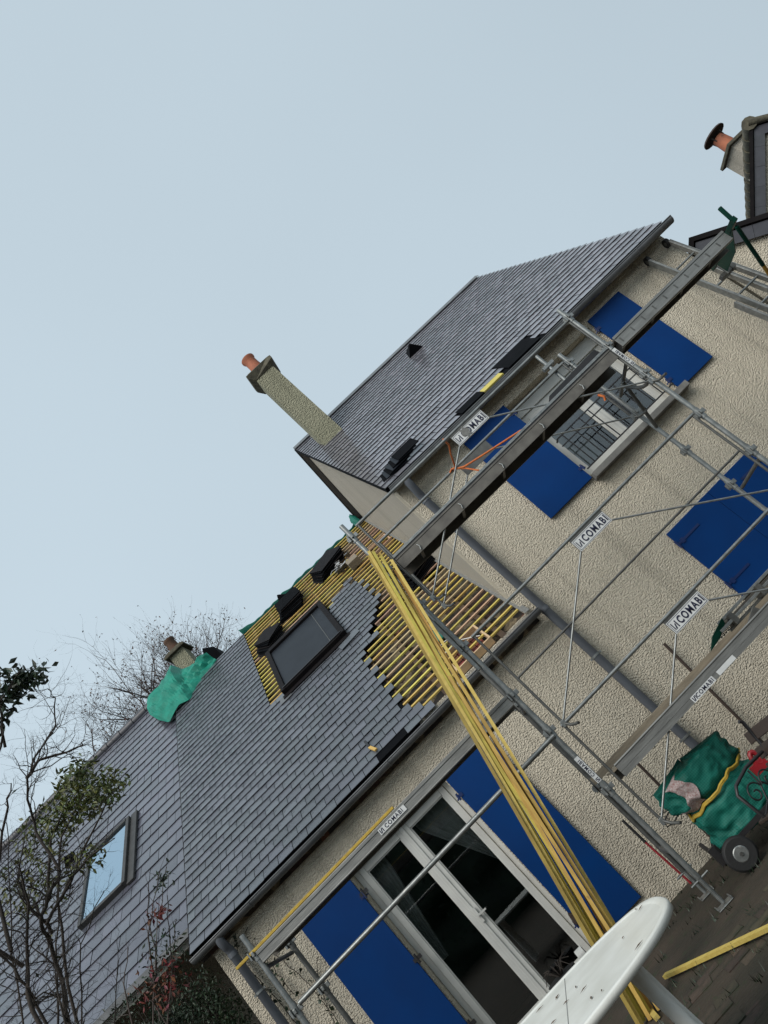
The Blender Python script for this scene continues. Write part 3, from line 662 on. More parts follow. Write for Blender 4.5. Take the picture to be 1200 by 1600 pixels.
# battens, one by one
s = 0.20; k = 0
while s < RL - 0.02:
    xs = [(-1.87 + i * 0.02) for i in range(159)]
    runs = []; cur = None
    for xx in xs:
        on = bare(xx, s) and not (-1.60 < xx < -0.36 and 3.28 < s < 5.16)
        if on and cur is None: cur = xx
        if not on and cur is not None: runs.append((cur, xx)); cur = None
    if cur is not None: runs.append((cur, xs[-1]))
    for a, b in runs:
        if b - a < 0.05: continue
        cuts = [a - 0.02]
        if b - a > 1.4: cuts += [c for c in (-0.42 + 0.03, 0.44 + 0.86 * (k % 2) * 0 + 0.03) if a + 0.2 < c < b - 0.2]
        cuts.append(min(b + rnd.uniform(-0.02, 0.03), 1.29))
        for c0, c1 in zip(cuts, cuts[1:]):
            bt = MB(); j = rnd.uniform(-0.006, 0.006)
            PL.slab(bt, c0 + 0.003, c1 - 0.003, s - 0.0155 + j, s + 0.0155 + j, 0.0, 0.02)
            part('batten', bt, 'batten_pale' if (c0 > 0.3 and rnd.random() < 0.4) or rnd.random() < 0.04 else 'batten', lr)
    s += GA * 0.99; k += 1
# loose slates of old covering and a lead valley beside the tall wall
vl = MB(); PL.slab(vl, 1.235, 1.299, 0.0, RL, 0.021, 0.026); part('wall_flashing', vl, 'mortar', lr)
# eave: fascia, gutter
gm_ = MB(); gutter(gm_, -3.71, 1.40, 8.822, 2.838, r=0.058)
for x in (-2.9, -1.9, -0.9, 0.1, 1.0): gm_.path([(x, 8.822 + 0.062 * math.cos(t), 2.838 + 0.062 * math.sin(t)) for t in [math.pi + math.pi * k / 8 for k in range(9)]], 0.006, 5)
part('gutter', gm_, 'zinc', lr)
fs = MB(); fs.box((-3.60, 8.885, 2.85), (1.30, 8.905, 2.90)); fs.box((-3.60, 8.907, 2.88), (1.30, 8.998, 2.895)); part('eave_board', fs, 'stucco_side', lr)
vb = MB(); PL.slab(vb, -3.625, -3.612, 0.0, RL, -0.12, 0.02); part('verge_board', vb, 'black_metal', lr)
top = PL.P(0, RL, 0.0)
rs = MB(); rs.prism([(-3.69, top.y, top.z), (-3.69, 20, top.z - (20 - top.y) * 0.78), (-3.69, 20, top.z - 0.1 - (20 - top.y) * 0.78), (-3.69, top.y, top.z - 0.12)], (5.02, 0, 0))
part('rear_slope', rs, 'underlay', lr)
fb = MB(); PL.slab(fb, -0.97, -0.50, 0.0, 0.24, 0.014, 0.022); part('felt_patch', fb, 'underlay', lr)
# roof window of the wing (dark, shut blind)
rw = MB()
X0, X1, S0, S1 = -1.60, -0.36, 3.30, 5.14
for (a, b, c, d, h0, h1) in ((X0, X0 + 0.085, S0, S1, 0, 0.125), (X1 - 0.085, X1, S0, S1, 0, 0.125), (X0 + 0.085, X1 - 0.085, S0, S0 + 0.10, 0, 0.12), (X0 + 0.085, X1 - 0.085, S1 - 0.14, S1, 0, 0.135)):
    PL.slab(rw, a, b, c, d, h0 + .001, h1)
PL.slab(rw, X0 - 0.03, X1 + 0.03, S0 - 0.10, S0 - 0.001, 0.03, 0.055)
rwo = part('roof_window', rw, 'black_metal', lr, 'large roof window with its dark blind shut', bevel=0.008)
pn = MB(); PL.slab(pn, X0 + 0.086, X1 - 0.086, S0 + 0.101, S1 - 0.141, 0.07, 0.09); part('blind', pn, 'blind', rwo)
hd = MB(); PL.slab(hd, X0 + 0.05, X1 - 0.05, S0 + 0.03, S0 + 0.05, 0.121, 0.14); part('edge_rail', hd, 'iron', rwo)
hd = MB(); PL.slab(hd, X1 - 0.26, X1 - 0.25, S0 + 0.12, S1 - 0.15, 0.0905, 0.096); part('guide_rail', hd, 'galv_dark', rwo)
fl = MB(); PL.slab(fl, X0 - 0.10, X0 + 0.10, S0 - 0.16, S0 + 0.02, 0.036, 0.041); part('lead_flashing', fl, 'zinc', rwo)
# loose slate lying askew
ls = MB(); T = PL.T(-0.30, 3.02, 0.045) @ Matrix.Rotation(R(8), 4, 'Z'); ls.box((-0.26, 0, 0), (0.10, 0.17, 0.006), T)
solo('loose_slate', ls, 'slate_new', 'single loose slate lying askew on the new slating below the roof window', 'slate', tuple(PL.P(-0.3, 3.02)))

# french door
wroot = MB(); a, b, c, d = door; wroot.box((a - 0.02, 8.93, c - 0.10), (b + 0.02, 9.24, c - 0.003)); fd = part('french_door', wroot, 'stone', lw, 'white french door with two glazed leaves', bevel=0.005)
rv_ = MB(); rv_.box((a - 0.035, 8.985, d + 0.002), (b + 0.035, 9.0, d + 0.035)); part('lintel_trim', rv_, 'white', fd)
casement(fd, a + 0.004, b - 0.004, c + 0.0, d - 0.004, 9.17, fw=0.06)
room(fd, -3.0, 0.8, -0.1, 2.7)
def curt(u, v, x0, x1, z0, z1, sweep):
    z = z1 - v * (z1 - z0); xx = x0 + (x1 - x0) * u
    k = max(0, (v - 0.12)) ** 1.0
    xx = xx + sweep * k * (1 - (u if sweep > 0 else 1 - u)) * 1.0
    return Vector((xx, 9.36 + 0.018 * math.sin(u * 38) * (1 - .4 * v), z))
cb = MB(); cb.grid(lambda u, v: curt(u, v, -1.20, -0.68, 1.35, 2.28, 0.50), 50, 14); part('curtain', cb, 'curtain', fd)
cb = MB(); cb.grid(lambda u, v: curt(u, v, -1.93, -1.66, 1.1, 2.28, -0.17), 40, 14); part('curtain', cb, 'curtain', fd)
h = MB(); h.box((-1.30, 9.125, 1.08), (-1.27, 9.138, 1.24)); h.tube((-1.285, 9.10, 1.16), (-1.285, 9.13, 1.16), 0.010, 8); h.beam((-1.285, 9.10, 1.16), (-1.18, 9.10, 1.155), 0.018, 0.018); part('handle', h, 'white', fd)
shutter(fd, -2.70, -2.01, 0.22, 2.335, 1, 'left door shutter, folded open')
shutter(fd, -0.598, 0.02, 0.22, 2.335, -1, 'right door shutter, folded open')
for z in (0.55, 1.3, 2.1):
    h = MB(); h.box((-2.03, 8.945, z - 0.02), (-1.93, 8.953, z + 0.02)); h.tube((-1.985, 8.95, z - 0.05), (-1.985, 8.95, z + 0.05), 0.012, 8); part('hinge', h, 'iron', fd)

# ---------------------------------------------------------------- old neighbouring house on the left
PN = Plane(8.87, 2.887, 38, -0.062, 1.0254)
nl = thing('neighbour_house', 'left neighbouring house with weathered large grey slates and bright roof window', 'house', (-7, 9.5, 0))
rm = MB(); PN.slab(rm, -12.0, -3.63, 0.55, 8.45, -0.10, 0.0)
nr = part('roof', rm, 'underlay', nl)
slates(nr, PN, -12.0, -3.63, 0.56, 8.42, 0.275, 0.31, 'slate_old', lambda x, s: (-5.47 < x < -4.60 and 2.66 < s < 4.44), nbase=0.01, seed=9, lap=0.012)
e0 = PN.P(0, 0.56)
wn = MB(); wn.box((-12, 11.6, -0.2), (-3.75, 11.8, 4.0)); part('wall', wn, 'stucco_side', nl)
fs = MB(); fs.box((-12, e0.y - 0.01, e0.z - 0.14), (-3.66, e0.y + 0.02, e0.z - 0.01)); part('fascia_board', fs, 'reveal', nr, 'worn pale fascia board')
fs = MB(); fs.box((-12, e0.y - 0.10, e0.z - 0.07), (-3.66, e0.y - 0.02, e0.z - 0.05)); fs.box((-12, e0.y - 0.105, e0.z - 0.07), (-3.66, e0.y - 0.10, e0.z + 0.0)); part('gutter', fs, 'zinc', nr)
top = PN.P(0, 8.45)
rd = MB(); n = 0; x = -12.0
while x < -4.2:
    rd.path([(x, top.y + .02, top.z + 0.02), (x + 0.33, top.y + .02, top.z + 0.02)], [0.10, 0.115], 10); x += 0.34
part('ridge_tiles', rd, 'flash', nr, kind='stuff')
rs = MB(); rs.prism([(-12, top.y, top.z), (-12, 21, top.z - (21 - top.y) * 0.78), (-12, 21, top.z - 0.1 - (21 - top.y) * 0.78), (-12, top.y, top.z - 0.12)], (8.1, 0, 0)); part('rear_slope', rs, 'slate_old', nr)
# bright roof window
rw = MB(); X0, X1, S0, S1 = -5.44, -4.62, 2.62, 4.36
for (a, b, c, d, h1) in ((X0, X0 + 0.06, S0, S1, 0.10), (X1 - 0.06, X1, S0, S1, 0.10), (X0 + 0.06, X1 - 0.06, S0, S0 + 0.07, 0.09), (X0 + 0.06, X1 - 0.06, S1 - 0.08, S1, 0.11)):
    PN.slab(rw, a, b, c, d, 0.0, h1)
PN.slab(rw, X1 + 0.001, X1 + 0.12, S0 - 0.05, S1 + 0.05, 0.02, 0.06)
rwo = part('roof_window', rw, 'rw_frame', nr, 'roof window mirroring the pale sky', bevel=0.006)
pn = MB(); PN.slab(pn, X0 + 0.061, X1 - 0.061, S0 + 0.071, S1 - 0.081, 0.07, 0.078); part('pane', pn, 'sky_glass', rwo)
# small vent on the old roof
vt = MB(); a, b, c, d = PN.P(-6.05, 4.9, 0.02), PN.P(-5.8, 4.9, 0.02), PN.P(-5.92, 4.9, 0.17), PN.P(-5.92, 5.25, 0.02)
vt.add([a, b, c, d], [(0, 1, 2), (0, 2, 3), (1, 3, 2), (0, 3, 1)]); part('roof_vent', vt, 'underlay', nr)
# its chimney behind the ridge
ck = 16.2 / 14.4
zc = lambda z: 1.38 + (z - 1.38) * ck
chx0, chx1 = -3.22 * ck, -2.90 * ck
c_ = thing('chimney', 'short pale chimney with clay pot behind the green tarpaulin', 'chimney', ((chx0 + chx1) / 2, 16.2, 6.5))
mb = MB(); chim(mb, chx0, chx1, 16.2, 16.6, 6.5, zc(8.05), 0.0); part('stack', mb, 'stucco_chim', c_)
mb = MB(); mb.box((chx0 - 0.09, 16.11, zc(8.05)), (chx1 + 0.09, 16.69, zc(8.05) + 0.06)); mb.box((chx0 - 0.04, 16.16, zc(8.05) + .06), (chx1 + 0.04, 16.64, zc(8.05) + 0.11)); part('cap', mb, 'capstone', c_, bevel=0.012)
mb = MB(); xc = (chx0 + chx1) / 2; mb.path([(xc, 16.4, zc(8.05) + 0.11), (xc, 16.4, zc(8.05) + 0.36), (xc, 16.4, zc(8.05) + 0.38), (xc, 16.4, zc(8.05) + 0.43)], [0.13, 0.11, 0.13, 0.13], 16); part('pot', mb, 'old_pot', c_)
# little slated ridge hump beside it
mb = MB(); mb.prism([(-3.02, 15.6, 7.9), (-2.86, 15.6, 8.26), (-2.66, 15.6, 8.12), (-2.60, 15.6, 7.4), (-3.0, 15.6, 7.3)], (0, 0.5, 0))
solo('ridge_flashing', mb, 'underlay', 'small dark lead peak beside the short chimney behind the ridge', 'flashing', (-2.8, 15.6, 7.4))
# tarpaulin over the end of the ridge
def pt15(x, z, y): return Vector((x * y / 15.3, y, 1.38 + (z - 1.38) * y / 15.3))
topc = [pt15(*q) for q in ((-4.36, 7.80, 15.35), (-4.28, 8.02, 15.5), (-4.11, 8.16, 15.5), (-3.84, 8.14, 15.5), (-3.66, 8.20, 15.4), (-3.50, 8.36, 15.3), (-3.36, 8.10, 15.35), (-3.15, 8.0, 15.3), (-2.95, 7.92, 15.2), (-2.76, 7.80, 15.2))]
botc = [pt15(*q) for q in ((-4.33, 7.66, 14.32), (-4.27, 7.58, 14.22), (-4.20, 7.47, 14.05), (-3.98, 7.56, 14.1), (-3.84, 7.60, 14.15), (-3.66, 7.53, 14.1), (-3.50, 7.50, 14.3), (-3.25, 7.55, 14.5), (-3.0, 7.62, 14.6), (-2.72, 7.70, 14.7))]
def tarpf(u, v):
    i = min(int(u * 9), 8); f = u * 9 - i
    a = topc[i].lerp(topc[i + 1], f); b = botc[i].lerp(botc[i + 1], f); p = a.lerp(b, v)
    bul = math.sin(v * math.pi)
    w_ = noise.noise(Vector((u * 4 + v * 2.2, v * 2.0, 2.2))) * 0.34 + noise.noise(Vector((u * 6 + v * 5, v * 1.5, 8))) * 0.30 + noise.noise(Vector((u * 12, v * 7, 8))) * 0.03 + (0.5 - abs(noise.noise(Vector((u * 6 - v * 4, v * 3, 5))))) ** 2 * 0.7
    return p + Vector((0.03 * w_, -0.30, 0.22)) * (w_ * bul) + Vector((0, -0.16, 0.05)) * bul
mb = MB(); mb.grid(tarpf, 30, 13, smooth=False)
t_ = solo('tarpaulin', mb, 'tarp', 'crumpled bright green tarpaulin hanging over the end of the ridge', 'tarpaulin', (-3.7, 14.8, 7.7))
md = t_.modifiers.new('thick', 'SOLIDIFY'); md.thickness = 0.006
# green sheet lying over the wing's rear slope
top = PL.P(0, RL, 0.03)
mb = MB()
mb.grid(lambda u, v: Vector((-1.95 + u * 3.2, top.y + 0.02 + v * 1.0, top.z + 0.03 - v * 0.75 + 0.05 * noise.noise(Vector((u * 16, v * 2, 1))) + (0.10 * max(0, 1 - u * 9)) + 0.12 * max(0, (u - .93) * 14) * .6)), 80, 6)
t_ = solo('tarpaulin', mb, 'tarp_dark', 'green sheet whose edge shows along the ridge above the bare battens', 'tarpaulin', (-0.3, top.y, top.z))
md = t_.modifiers.new('thick', 'SOLIDIFY'); md.thickness = 0.01
mb = MB(); mb.grid(lambda u, v: Vector((1.08 + 0.13 * u, top.y - 0.1 - 0.18 * v, top.z + 0.04 + .14 * math.sin(u * 3.1) * (1 - v) - 0.2 * v + .04 * noise.noise(Vector((u * 6, v * 6, 0))))), 14, 10)
t_ = solo('tarpaulin', mb, 'tarp_dark', 'small green tarpaulin bundle where the ridge meets the tall gable', 'tarpaulin', (1.1, top.y, top.z)); md = t_.modifiers.new('thick', 'SOLIDIFY'); md.thickness = 0.02

# ---------------------------------------------------------------- stacks of slates and oddments on the battens
def stack(x, s, w, l, n, label, ang=0, seed=1, fan=0.02):
    c = PL.P(x, s, 0.02); t = thing('slate_stack', label, 'slates', tuple(c), group='dark slate stacks on the battens'); rg = random.Random(seed)
    for k in range(n):
        T = PL.T(x + rg.uniform(-.02, .02) + k * fan * 0.5, s + rg.uniform(-.015, .015) + k * fan, 0.022 + k * 0.018) @ Matrix.Rotation(R(ang + rg.uniform(-5, 5) + k * 1.2), 4, 'Z')
        b = MB(); c1 = [rg.uniform(-.015, .015) for _ in range(6)]
        b.prism([T @ Vector((-w / 2 + c1[0], -l / 2 + c1[1], 0)), T @ Vector((w / 2, -l / 2 + c1[2], 0)), T @ Vector((w / 2 + c1[3], l / 2, 0)), T @ Vector((-w / 2 + .04, l / 2 + c1[4], 0)), T @ Vector((-w / 2 + c1[5], l / 2 - .05, 0))], PL.en * 0.011)
        part('slate', b, 'underlay' if k % 4 else 'black_metal', t)
stack(-1.48, 5.50, 0.42, 0.46, 9, 'left stack of black slates, beside the top left corner of the roof window', 28, 1)
stack(-0.86, 6.15, 0.50, 0.52, 10, 'middle stack of black slates above the dark roof window', -8, 2)
stack(0.10, 6.32, 0.62, 0.50, 9, 'stack of black slates nearest the ridge, beside the foil pile', 16, 3)
stack(0.92, 3.05, 0.52, 0.42, 12, 'stack of black slates between the yellow battens and the tall wall', 20, 4)
b = MB(); a = PL.P(-1.03, 6.55, 0.02); b.prism([a, a + Vector((0.42, 0.10, 0.10)), PL.P(-0.9, 6.78, 0.24)], (0.02, 0.05, 0.02))
solo('torn_felt', b, 'underlay', 'pointed scrap of black felt sticking up behind the middle slate stack', 'felt', tuple(a))
# slates stacked on the upper gutter corner
t = thing('slate_stack', 'pile of dark slates at the lower left corner of the upper roof', 'slates', tuple(PU.P(1.55, 0.26, 0.03)))
for k in range(7):
    T = PU.T(1.47 + k * 0.047, 0.27 - k * .006, 0.035 + k * 0.016) @ Matrix.Rotation(R(-12 + 5 * k % 17), 4, 'Z') @ Matrix.Rotation(R(6), 4, 'X'); b = MB(); b.box((-0.17, -0.12, 0), (0.17, 0.13, 0.011), T); part('slate', b, 'blind' if k % 2 else 'underlay', t)
# foil pile and brown box
t = thing('foil_pile', 'crumpled silver foil and offcuts lying on the battens behind the scaffold post', 'rubbish', tuple(PL.P(0.34, 5.75, 0.02)))
rg = random.Random(4)
for k in range(12):
    c = PL.P(0.34 + rg.uniform(-.2, .2), 5.75 + rg.uniform(-.2, .25), 0.05 + rg.uniform(0, .06)); b = MB()
    T = Matrix.Translation(c) @ Matrix.Rotation(rg.uniform(0, 6), 4, 'Z') @ Matrix.Rotation(rg.uniform(-.6, .6), 4, 'X')
    b.prism([T @ Vector(q) for q in ((-.13, -.03, 0), (.02, -.06, 0.02), (.12, .01, 0), (.05, .05, .03), (-.09, .04, 0))], (0, 0, 0.012)); part('scrap', b, 'plaster', t)
b = MB(); T = PL.T(0.48, 5.38, 0.03); b.box((-0.10, -0.1, 0), (0.12, 0.12, 0.14), T)
bo = solo('cardboard_box', b, 'ply', 'small brown box on the battens below the foil pile', 'box', tuple(PL.P(0.48, 5.38)), bevel=0.006)
# framed openings with brick showing
def opening(x, s, w, h, label):
    c = PL.P(x, s, 0); t = thing('roof_opening', label, 'roof opening', tuple(c), group='framed openings in the stripped roof')
    b = MB(); PL.slab(b, x - w / 2, x + w / 2, s - h / 2, s + h / 2, -0.11, -0.06); part('boards', b, 'underlay', t)
    fr = MB(); q = 0.022
    PL.slab(fr, x - w / 2, x - w / 2 + q, s - h / 2, s + h / 2, -0.059, 0.035); PL.slab(fr, x + w / 2 - q, x + w / 2, s - h / 2, s + h / 2, -0.059, 0.035)
    PL.slab(fr, x - w / 2 + q, x + w / 2 - q, s + h / 2 - q, s + h / 2, -0.059, 0.034); PL.slab(fr, x - w / 2 + q, x + w / 2 - q, s - h / 2, s - h / 2 + q, -0.059, 0.034); PL.slab(fr, x - q / 2, x + q / 2, s - h / 2 + q, s + h / 2 - q, -0.059, 0.033)
    part('frame', fr, 'batten_pale', t)
    for i in range(4):
        for j in range(3):
            bw = (w - 0.1) / 4; bh = (h - 0.08) / 3; b = MB(); xx = x - w / 2 + 0.04 + i * bw; ss = s - h / 2 + 0.035 + j * bh
            PL.slab(b, xx + .004, xx + bw - .006, ss + .004, ss + bh - .006, -0.06, -0.03 + rnd.uniform(-.006, .006)); part('brick', b, 'brick', t)
opening(0.98, 5.35, 0.46, 0.42, 'wood-framed opening with red brick near the ridge by the tall gable')
opening(0.55, 0.42, 0.52, 0.50, 'opening with red brick right above the gutter behind the scaffold post')
b = MB(); c = PL.P(0.42, 1.0, 0.03); b.prism([PL.P(0.36, 0.98, 0.03), PL.P(0.56, 0.95, 0.03), PL.P(0.56, 1.2, 0.05), PL.P(0.40, 1.25, 0.08)], PL.en * 0.03)
solo('teal_bag', b, 'tarp_dark', 'folded dark teal plastic bag on the lower battens behind the post', 'bag', tuple(c), bevel=0.008)
b = MB(); q = [PL.P(0.42 + 0.1 * math.cos(t) * 1.2, 0.74 + 0.12 * math.sin(t), 0.05) for t in [k * 0.52 for k in range(12)]]; b.path(q + [PL.P(0.62, 0.55, 0.04), PL.P(0.75, 0.35, 0.04)], 0.006, 6)
solo('cord', b, 'white', 'loop of white cord lying above the brick opening', 'cord', tuple(q[0]))
# slater's hammer on the low slates
t = thing('hammer', 'small hammer with a pale handle resting on the slates above the eave gap', 'hammer', tuple(PL.P(-0.93, 0.35, 0.05)))
b = MB(); b.beam(PL.P(-0.96, 0.50, 0.05), PL.P(-0.95, 0.32, 0.05), 0.03, 0.03); part('head', b, 'iron', t, bevel=.004)
b = MB(); b.beam(PL.P(-0.95, 0.33, 0.05), PL.P(-0.90, 0.16, 0.06), 0.035, 0.025); part('handle', b, 'batten', t, bevel=.004)

# ---------------------------------------------------------------- right-hand neighbours (turned 20 degrees)
TH = R(20); hx = Vector((math.cos(TH), -math.sin(TH), 0)); hy = Vector((math.sin(TH), math.cos(TH), 0))
def gable_house(name, label, apex, left, right, drop, depth, pitch, seg=0.33):
    ap = Vector(apex); t = thing(name, label, 'house', (ap.x, ap.y, 0)); tn = math.tan(R(pitch))
    zl, zr = ap.z - left * tn, ap.z - right * tn
    L0 = ap - hx * left; R0 = ap + hx * right
    b = MB(); b.prism([(L0.x, L0.y, -0.2), (R0.x, R0.y, -0.2), (R0.x, R0.y, zr), (ap.x, ap.y, ap.z), (L0.x, L0.y, zl)], hy * 0.25); part('wall', b, 'stucco', t)
    rf = MB(); up = Vector((0, 0, 0.10)); f = -hy * 0.10
    for sgn, ln in ((-1, left), (1, right)):
        e = ap + hx * sgn * (ln + 0.2) - Vector((0, 0, (ln + 0.2) * tn)); a = ap.copy()
        rf.prism([a + f + Vector((0, 0, 0.02)), e + f + Vector((0, 0, 0.02)), e + f + up, a + f + up], hy * depth)
    ro = part('roof', rf, 'black_metal', t)
    for sgn, ln in ((-1, left), (1, right)):
        k = 0.0; d = (hx * sgn - Vector((0, 0, tn))).normalized(); q = d.cross(hy); q = q if q.z < 0 else -q
        tot = ln / math.cos(R(pitch))
        while k < tot:
            a = ap + d * (k + 0.004) + f * 0.55; b2 = ap + d * min(k + seg, tot) + f * 0.55; s_ = MB(); s_.prism([a, b2, b2 + q * 0.17, a + q * 0.17], -hy * 0.012 - hy * rnd.uniform(0, .004)); part('verge_slate', s_, 'flash', ro); k += seg
    return t, ro
ga, ra = gable_house('gabled_annex', 'cream gabled annex with slate-edged roof behind the ladder', (6.22, 9.065, 4.66), 0.10, 4.5, 0, 6, 38.5)
gb, rb = gable_house('gabled_house', 'pale gabled house with scalloped ridge tiles at the far right', (10.75, 12.08, 6.53), 3.5, 4.5, 0, 8, 40.5, 0.36)
rt = MB(); ap = Vector((10.75, 12.08, 6.63))
for k in range(16):
    c = ap + hy * (k * 0.42 - 0.12); rt.path([c, c + hy * 0.40], [0.13, 0.11], 10)
    d = (hx - Vector((0, 0, math.tan(R(40.5))))).normalized()
for k in range(12):
    c = ap + d * (k * 0.36) - hy * 0.1; rt.path([c + Vector((0, 0, .02)), c + d * 0.34 + Vector((0, 0, .0))], [0.075, 0.06], 8)
part('ridge_tiles', rt, 'terracotta', rb, kind='stuff').data.materials[0] = M['capstone']
kk = 13.3 / 12.5; zc = lambda z: 1.38 + (z - 1.38) * kk
c_ = thing('chimney', 'grey chimney with orange pot and dark cowl behind the far right gable', 'chimney', (10.75 * kk, 13.3, 5.5))
x0, x1 = 10.60 * kk, 10.99 * kk
mb = MB(); chim(mb, x0, x1, 13.3, 13.85, 5.5, zc(6.78), 0.0); part('stack', mb, 'stucco_side', c_)
mb = MB(); mb.box((x0 - 0.07, 13.23, zc(6.78)), (x1 + 0.07, 13.92, zc(6.78) + 0.07)); part('cap', mb, 'capstone', c_, bevel=0.012)
xc = (x0 + x1) / 2; zt = zc(6.78) + 0.07
mb = MB(); mb.path([(xc, 13.55, zt), (xc, 13.55, zt + 0.36)], [0.15, 0.125], 18); part('pot', mb, 'terracotta', c_)
mb = MB(); mb.path([(xc, 13.55, zt + 0.44), (xc, 13.55, zt + 0.47), (xc, 13.55, zt + 0.52)], [0.27, 0.26, 0.06], 18)
for k in range(4): a = k * 1.57 + .5; mb.tube((xc + .13 * math.cos(a), 13.55 + .13 * math.sin(a), zt + 0.3), (xc + .15 * math.cos(a), 13.55 + .15 * math.sin(a), zt + 0.45), 0.012, 6)
part('cowl', mb, 'rust', c_)

# ---------------------------------------------------------------- scaffold
YF, YR = 7.16, 7.93
XA, XB, XC = -2.57, 0.43, 3.50
sc = thing('scaffold', 'grey steel frame scaffold standing in front of the cream facade', 'scaffold', (XB, YF, 0))
def post(x, y, z0, z1, r=0.0242, clips=(), foot=False, mat='galv'):
    b = MB(); b.tube((x, y, z0), (x, y, z1), r, 14); 
    for z in clips: b.tube((x, y, z - 0.06), (x, y, z + 0.06), r + 0.006, 14)
    p = part('post', b, mat, sc)
    for z in clips:
        w_ = MB(); w_.box((x - 0.06, y - 0.012, z - 0.022), (x + 0.06, y + 0.012, z + 0.022)); w_.box((x - 0.045, y - 0.04, z - 0.035), (x - 0.03, y + 0.04, z + 0.035)); w_.box((x - .012, y - 0.055, z - .018), (x + .012, y + .055, z + .018)); part('clip', w_, 'galv', p, bevel=0.003)
    if foot:
        j = MB(); j.tube((x, y, 0.02), (x, y, z0), 0.017, 12)
        for k in range(18): j.tube((x, y, 0.05 + k * 0.011), (x, y, 0.054 + k * 0.011), 0.020, 10)
        part('screw_jack', j, 'galv', p)
        q = MB(); q.box((x - 0.075, y - 0.075, 0.004), (x + 0.075, y + 0.075, 0.012)); q.box((x - 0.075, y - 0.075, 0.012), (x - 0.066, y + 0.075, 0.03)); q.box((x + 0.066, y - 0.075, 0.012), (x + 0.075, y + 0.075, 0.03))
        part('base_plate', q, 'galv', p, bevel=0.003)
        q = MB(); q.tube((x - 0.09, y, 0.24), (x + 0.09, y, 0.24), 0.009, 8); part('jack_handle', q, 'galv', p)
    return p
pf = post(XB, YF, 0.25, 4.45, clips=(1.15, 1.78, 2.20, 2.80, 3.34, 3.80, 4.28), foot=True)
post(XB, YR, 0.25, 3.78, clips=(1.2, 2.2, 3.3), foot=True, mat='galv_dark')
post(XC, YF, 0.25, 4.50, clips=(1.15, 2.20, 2.76, 3.40, 3.86, 4.36), foot=True)
post(XC - 0.03, YR, 0.25, 4.45, clips=(1.2, 2.2, 2.75, 3.38, 4.3), foot=True)
post(XA, YF, 0.25, 2.42, clips=(1.70, 2.24), foot=True)
post(XA + 0.03, YR, 0.25, 2.30, clips=(1.70, 2.18), foot=True, mat='galv_dark')
# transoms of the frames
for x, zs in ((XA, (2.10, 0.5)), (XB, (1.13, 2.10, 3.62, 0.5)), (XC, (1.13, 2.10, 3.62, 0.5))):
    for z in zs: b = MB(); b.tube((x, YF + 0.03, z), (x, YR - 0.03, z), 0.019, 12); part('transom', b, 'galv_dark', sc)
# curved corner braces under the platform at the right frame
for (a, b2, c2) in (((XC, YF, 3.36), (XC - 0.02, YF + 0.22, 3.28), (XC - 0.04, YF + 0.42, 3.60)), ((XC - 0.03, YR - .02, 3.12), (XC - 0.03, YR - 0.16, 3.30), (XC - 0.03, YR - 0.40, 3.60))):
    pp = [Vector(a).lerp(Vector(b2), k / 6).lerp(Vector(b2).lerp(Vector(c2), k / 6), k / 6) for k in range(7)]
    b = MB(); b.path(pp, 0.02, 10); part('knee_brace', b, 'galv_dark', sc)
# thicker spigot sections seen on the front post
for z0, z1 in ((2.55, 3.15), (3.45, 3.95)):
    b = MB(); b.beam((XB - 0.045, YF + 0.0, z0), (XB - 0.045, YF, z1), 0.03, 0.05, up=(0, 1, 0)); part('ledger_plate', b, 'galv', pf, bevel=0.003)
# long rails of the left bay, mid rail of the right bay
b = MB(); b.tube((XA + 0.06, YF - 0.03, 1.72), (XB, YF - 0.03, 1.73), 0.0215, 12); part('long_rail', b, 'galv', sc)
b = MB(); b.tube((XB + 0.12, YF + 0.0, 2.27), (XC - 0.05, YF, 2.27), 0.011, 10); part('mid_rail', b, 'galv_dark', sc)
def label_strip(parent, body, T, w, h, size):
    p = MB(); p.box((-w / 2, -h / 2, 0), (w / 2, h / 2, 0.0015), T); o = part('sticker', p, 'sticker', parent)
    tm = text_mb(body, size, T @ Matrix.Translation((h * 0.35, 0, 0.002)) @ Matrix.Diagonal((0.92, 1, 1, 1)), bold=0.012); part('lettering', tm, 'ink', parent if parent.parent and parent.parent.parent else o)
    lg = MB(); x = -w / 2 + h * 0.55
    lg.box((x - h * .36, -h * .36, .0018), (x - h * .22, h * .36, .003), T); lg.box((x + h * .22, -h * .36, .0018), (x + h * .36, h * .36, .003), T)
    lg.prism([T @ Vector(q) for q in ((x - h * .2, -h * .36, .0018), (x - h * .05, -h * .36, .0018), (x + h * .2, h * .36, .0018), (x + h * .02, h * .36, .0018))], (T.to_3x3() @ Vector((0, 0, 1))) * 0.0012)
    part('logo', lg, 'ink', parent if parent.parent and parent.parent.parent else o)
    return o
FACE = Matrix(((1, 0, 0, 0), (0, 0, -1, 0), (0, 1, 0, 0), (0, 0, 0, 1)))      # local z -> -y (towards the viewer)
def face_T(x, y, z, rot=0): return Matrix.Translation((x, y, z)) @ FACE @ Matrix.Rotation(rot, 4, 'Z')
label_strip(pf, 'COMABI', face_T(XB - 0.005, YF - 0.0258, 3.53, R(90)), 0.26, 0.040, 0.042)
label_strip(pf, 'COMABI', face_T(XB - 0.005, YF - 0.0258, 1.36, R(90)), 0.26, 0.042, 0.042)
pc = [o for o in sc.children if o.name.startswith('post')][2]
label_strip(pc, 'COMABI', face_T(XC - 0.002, YF - 0.0258, 3.66, R(90)), 0.26, 0.040, 0.042)

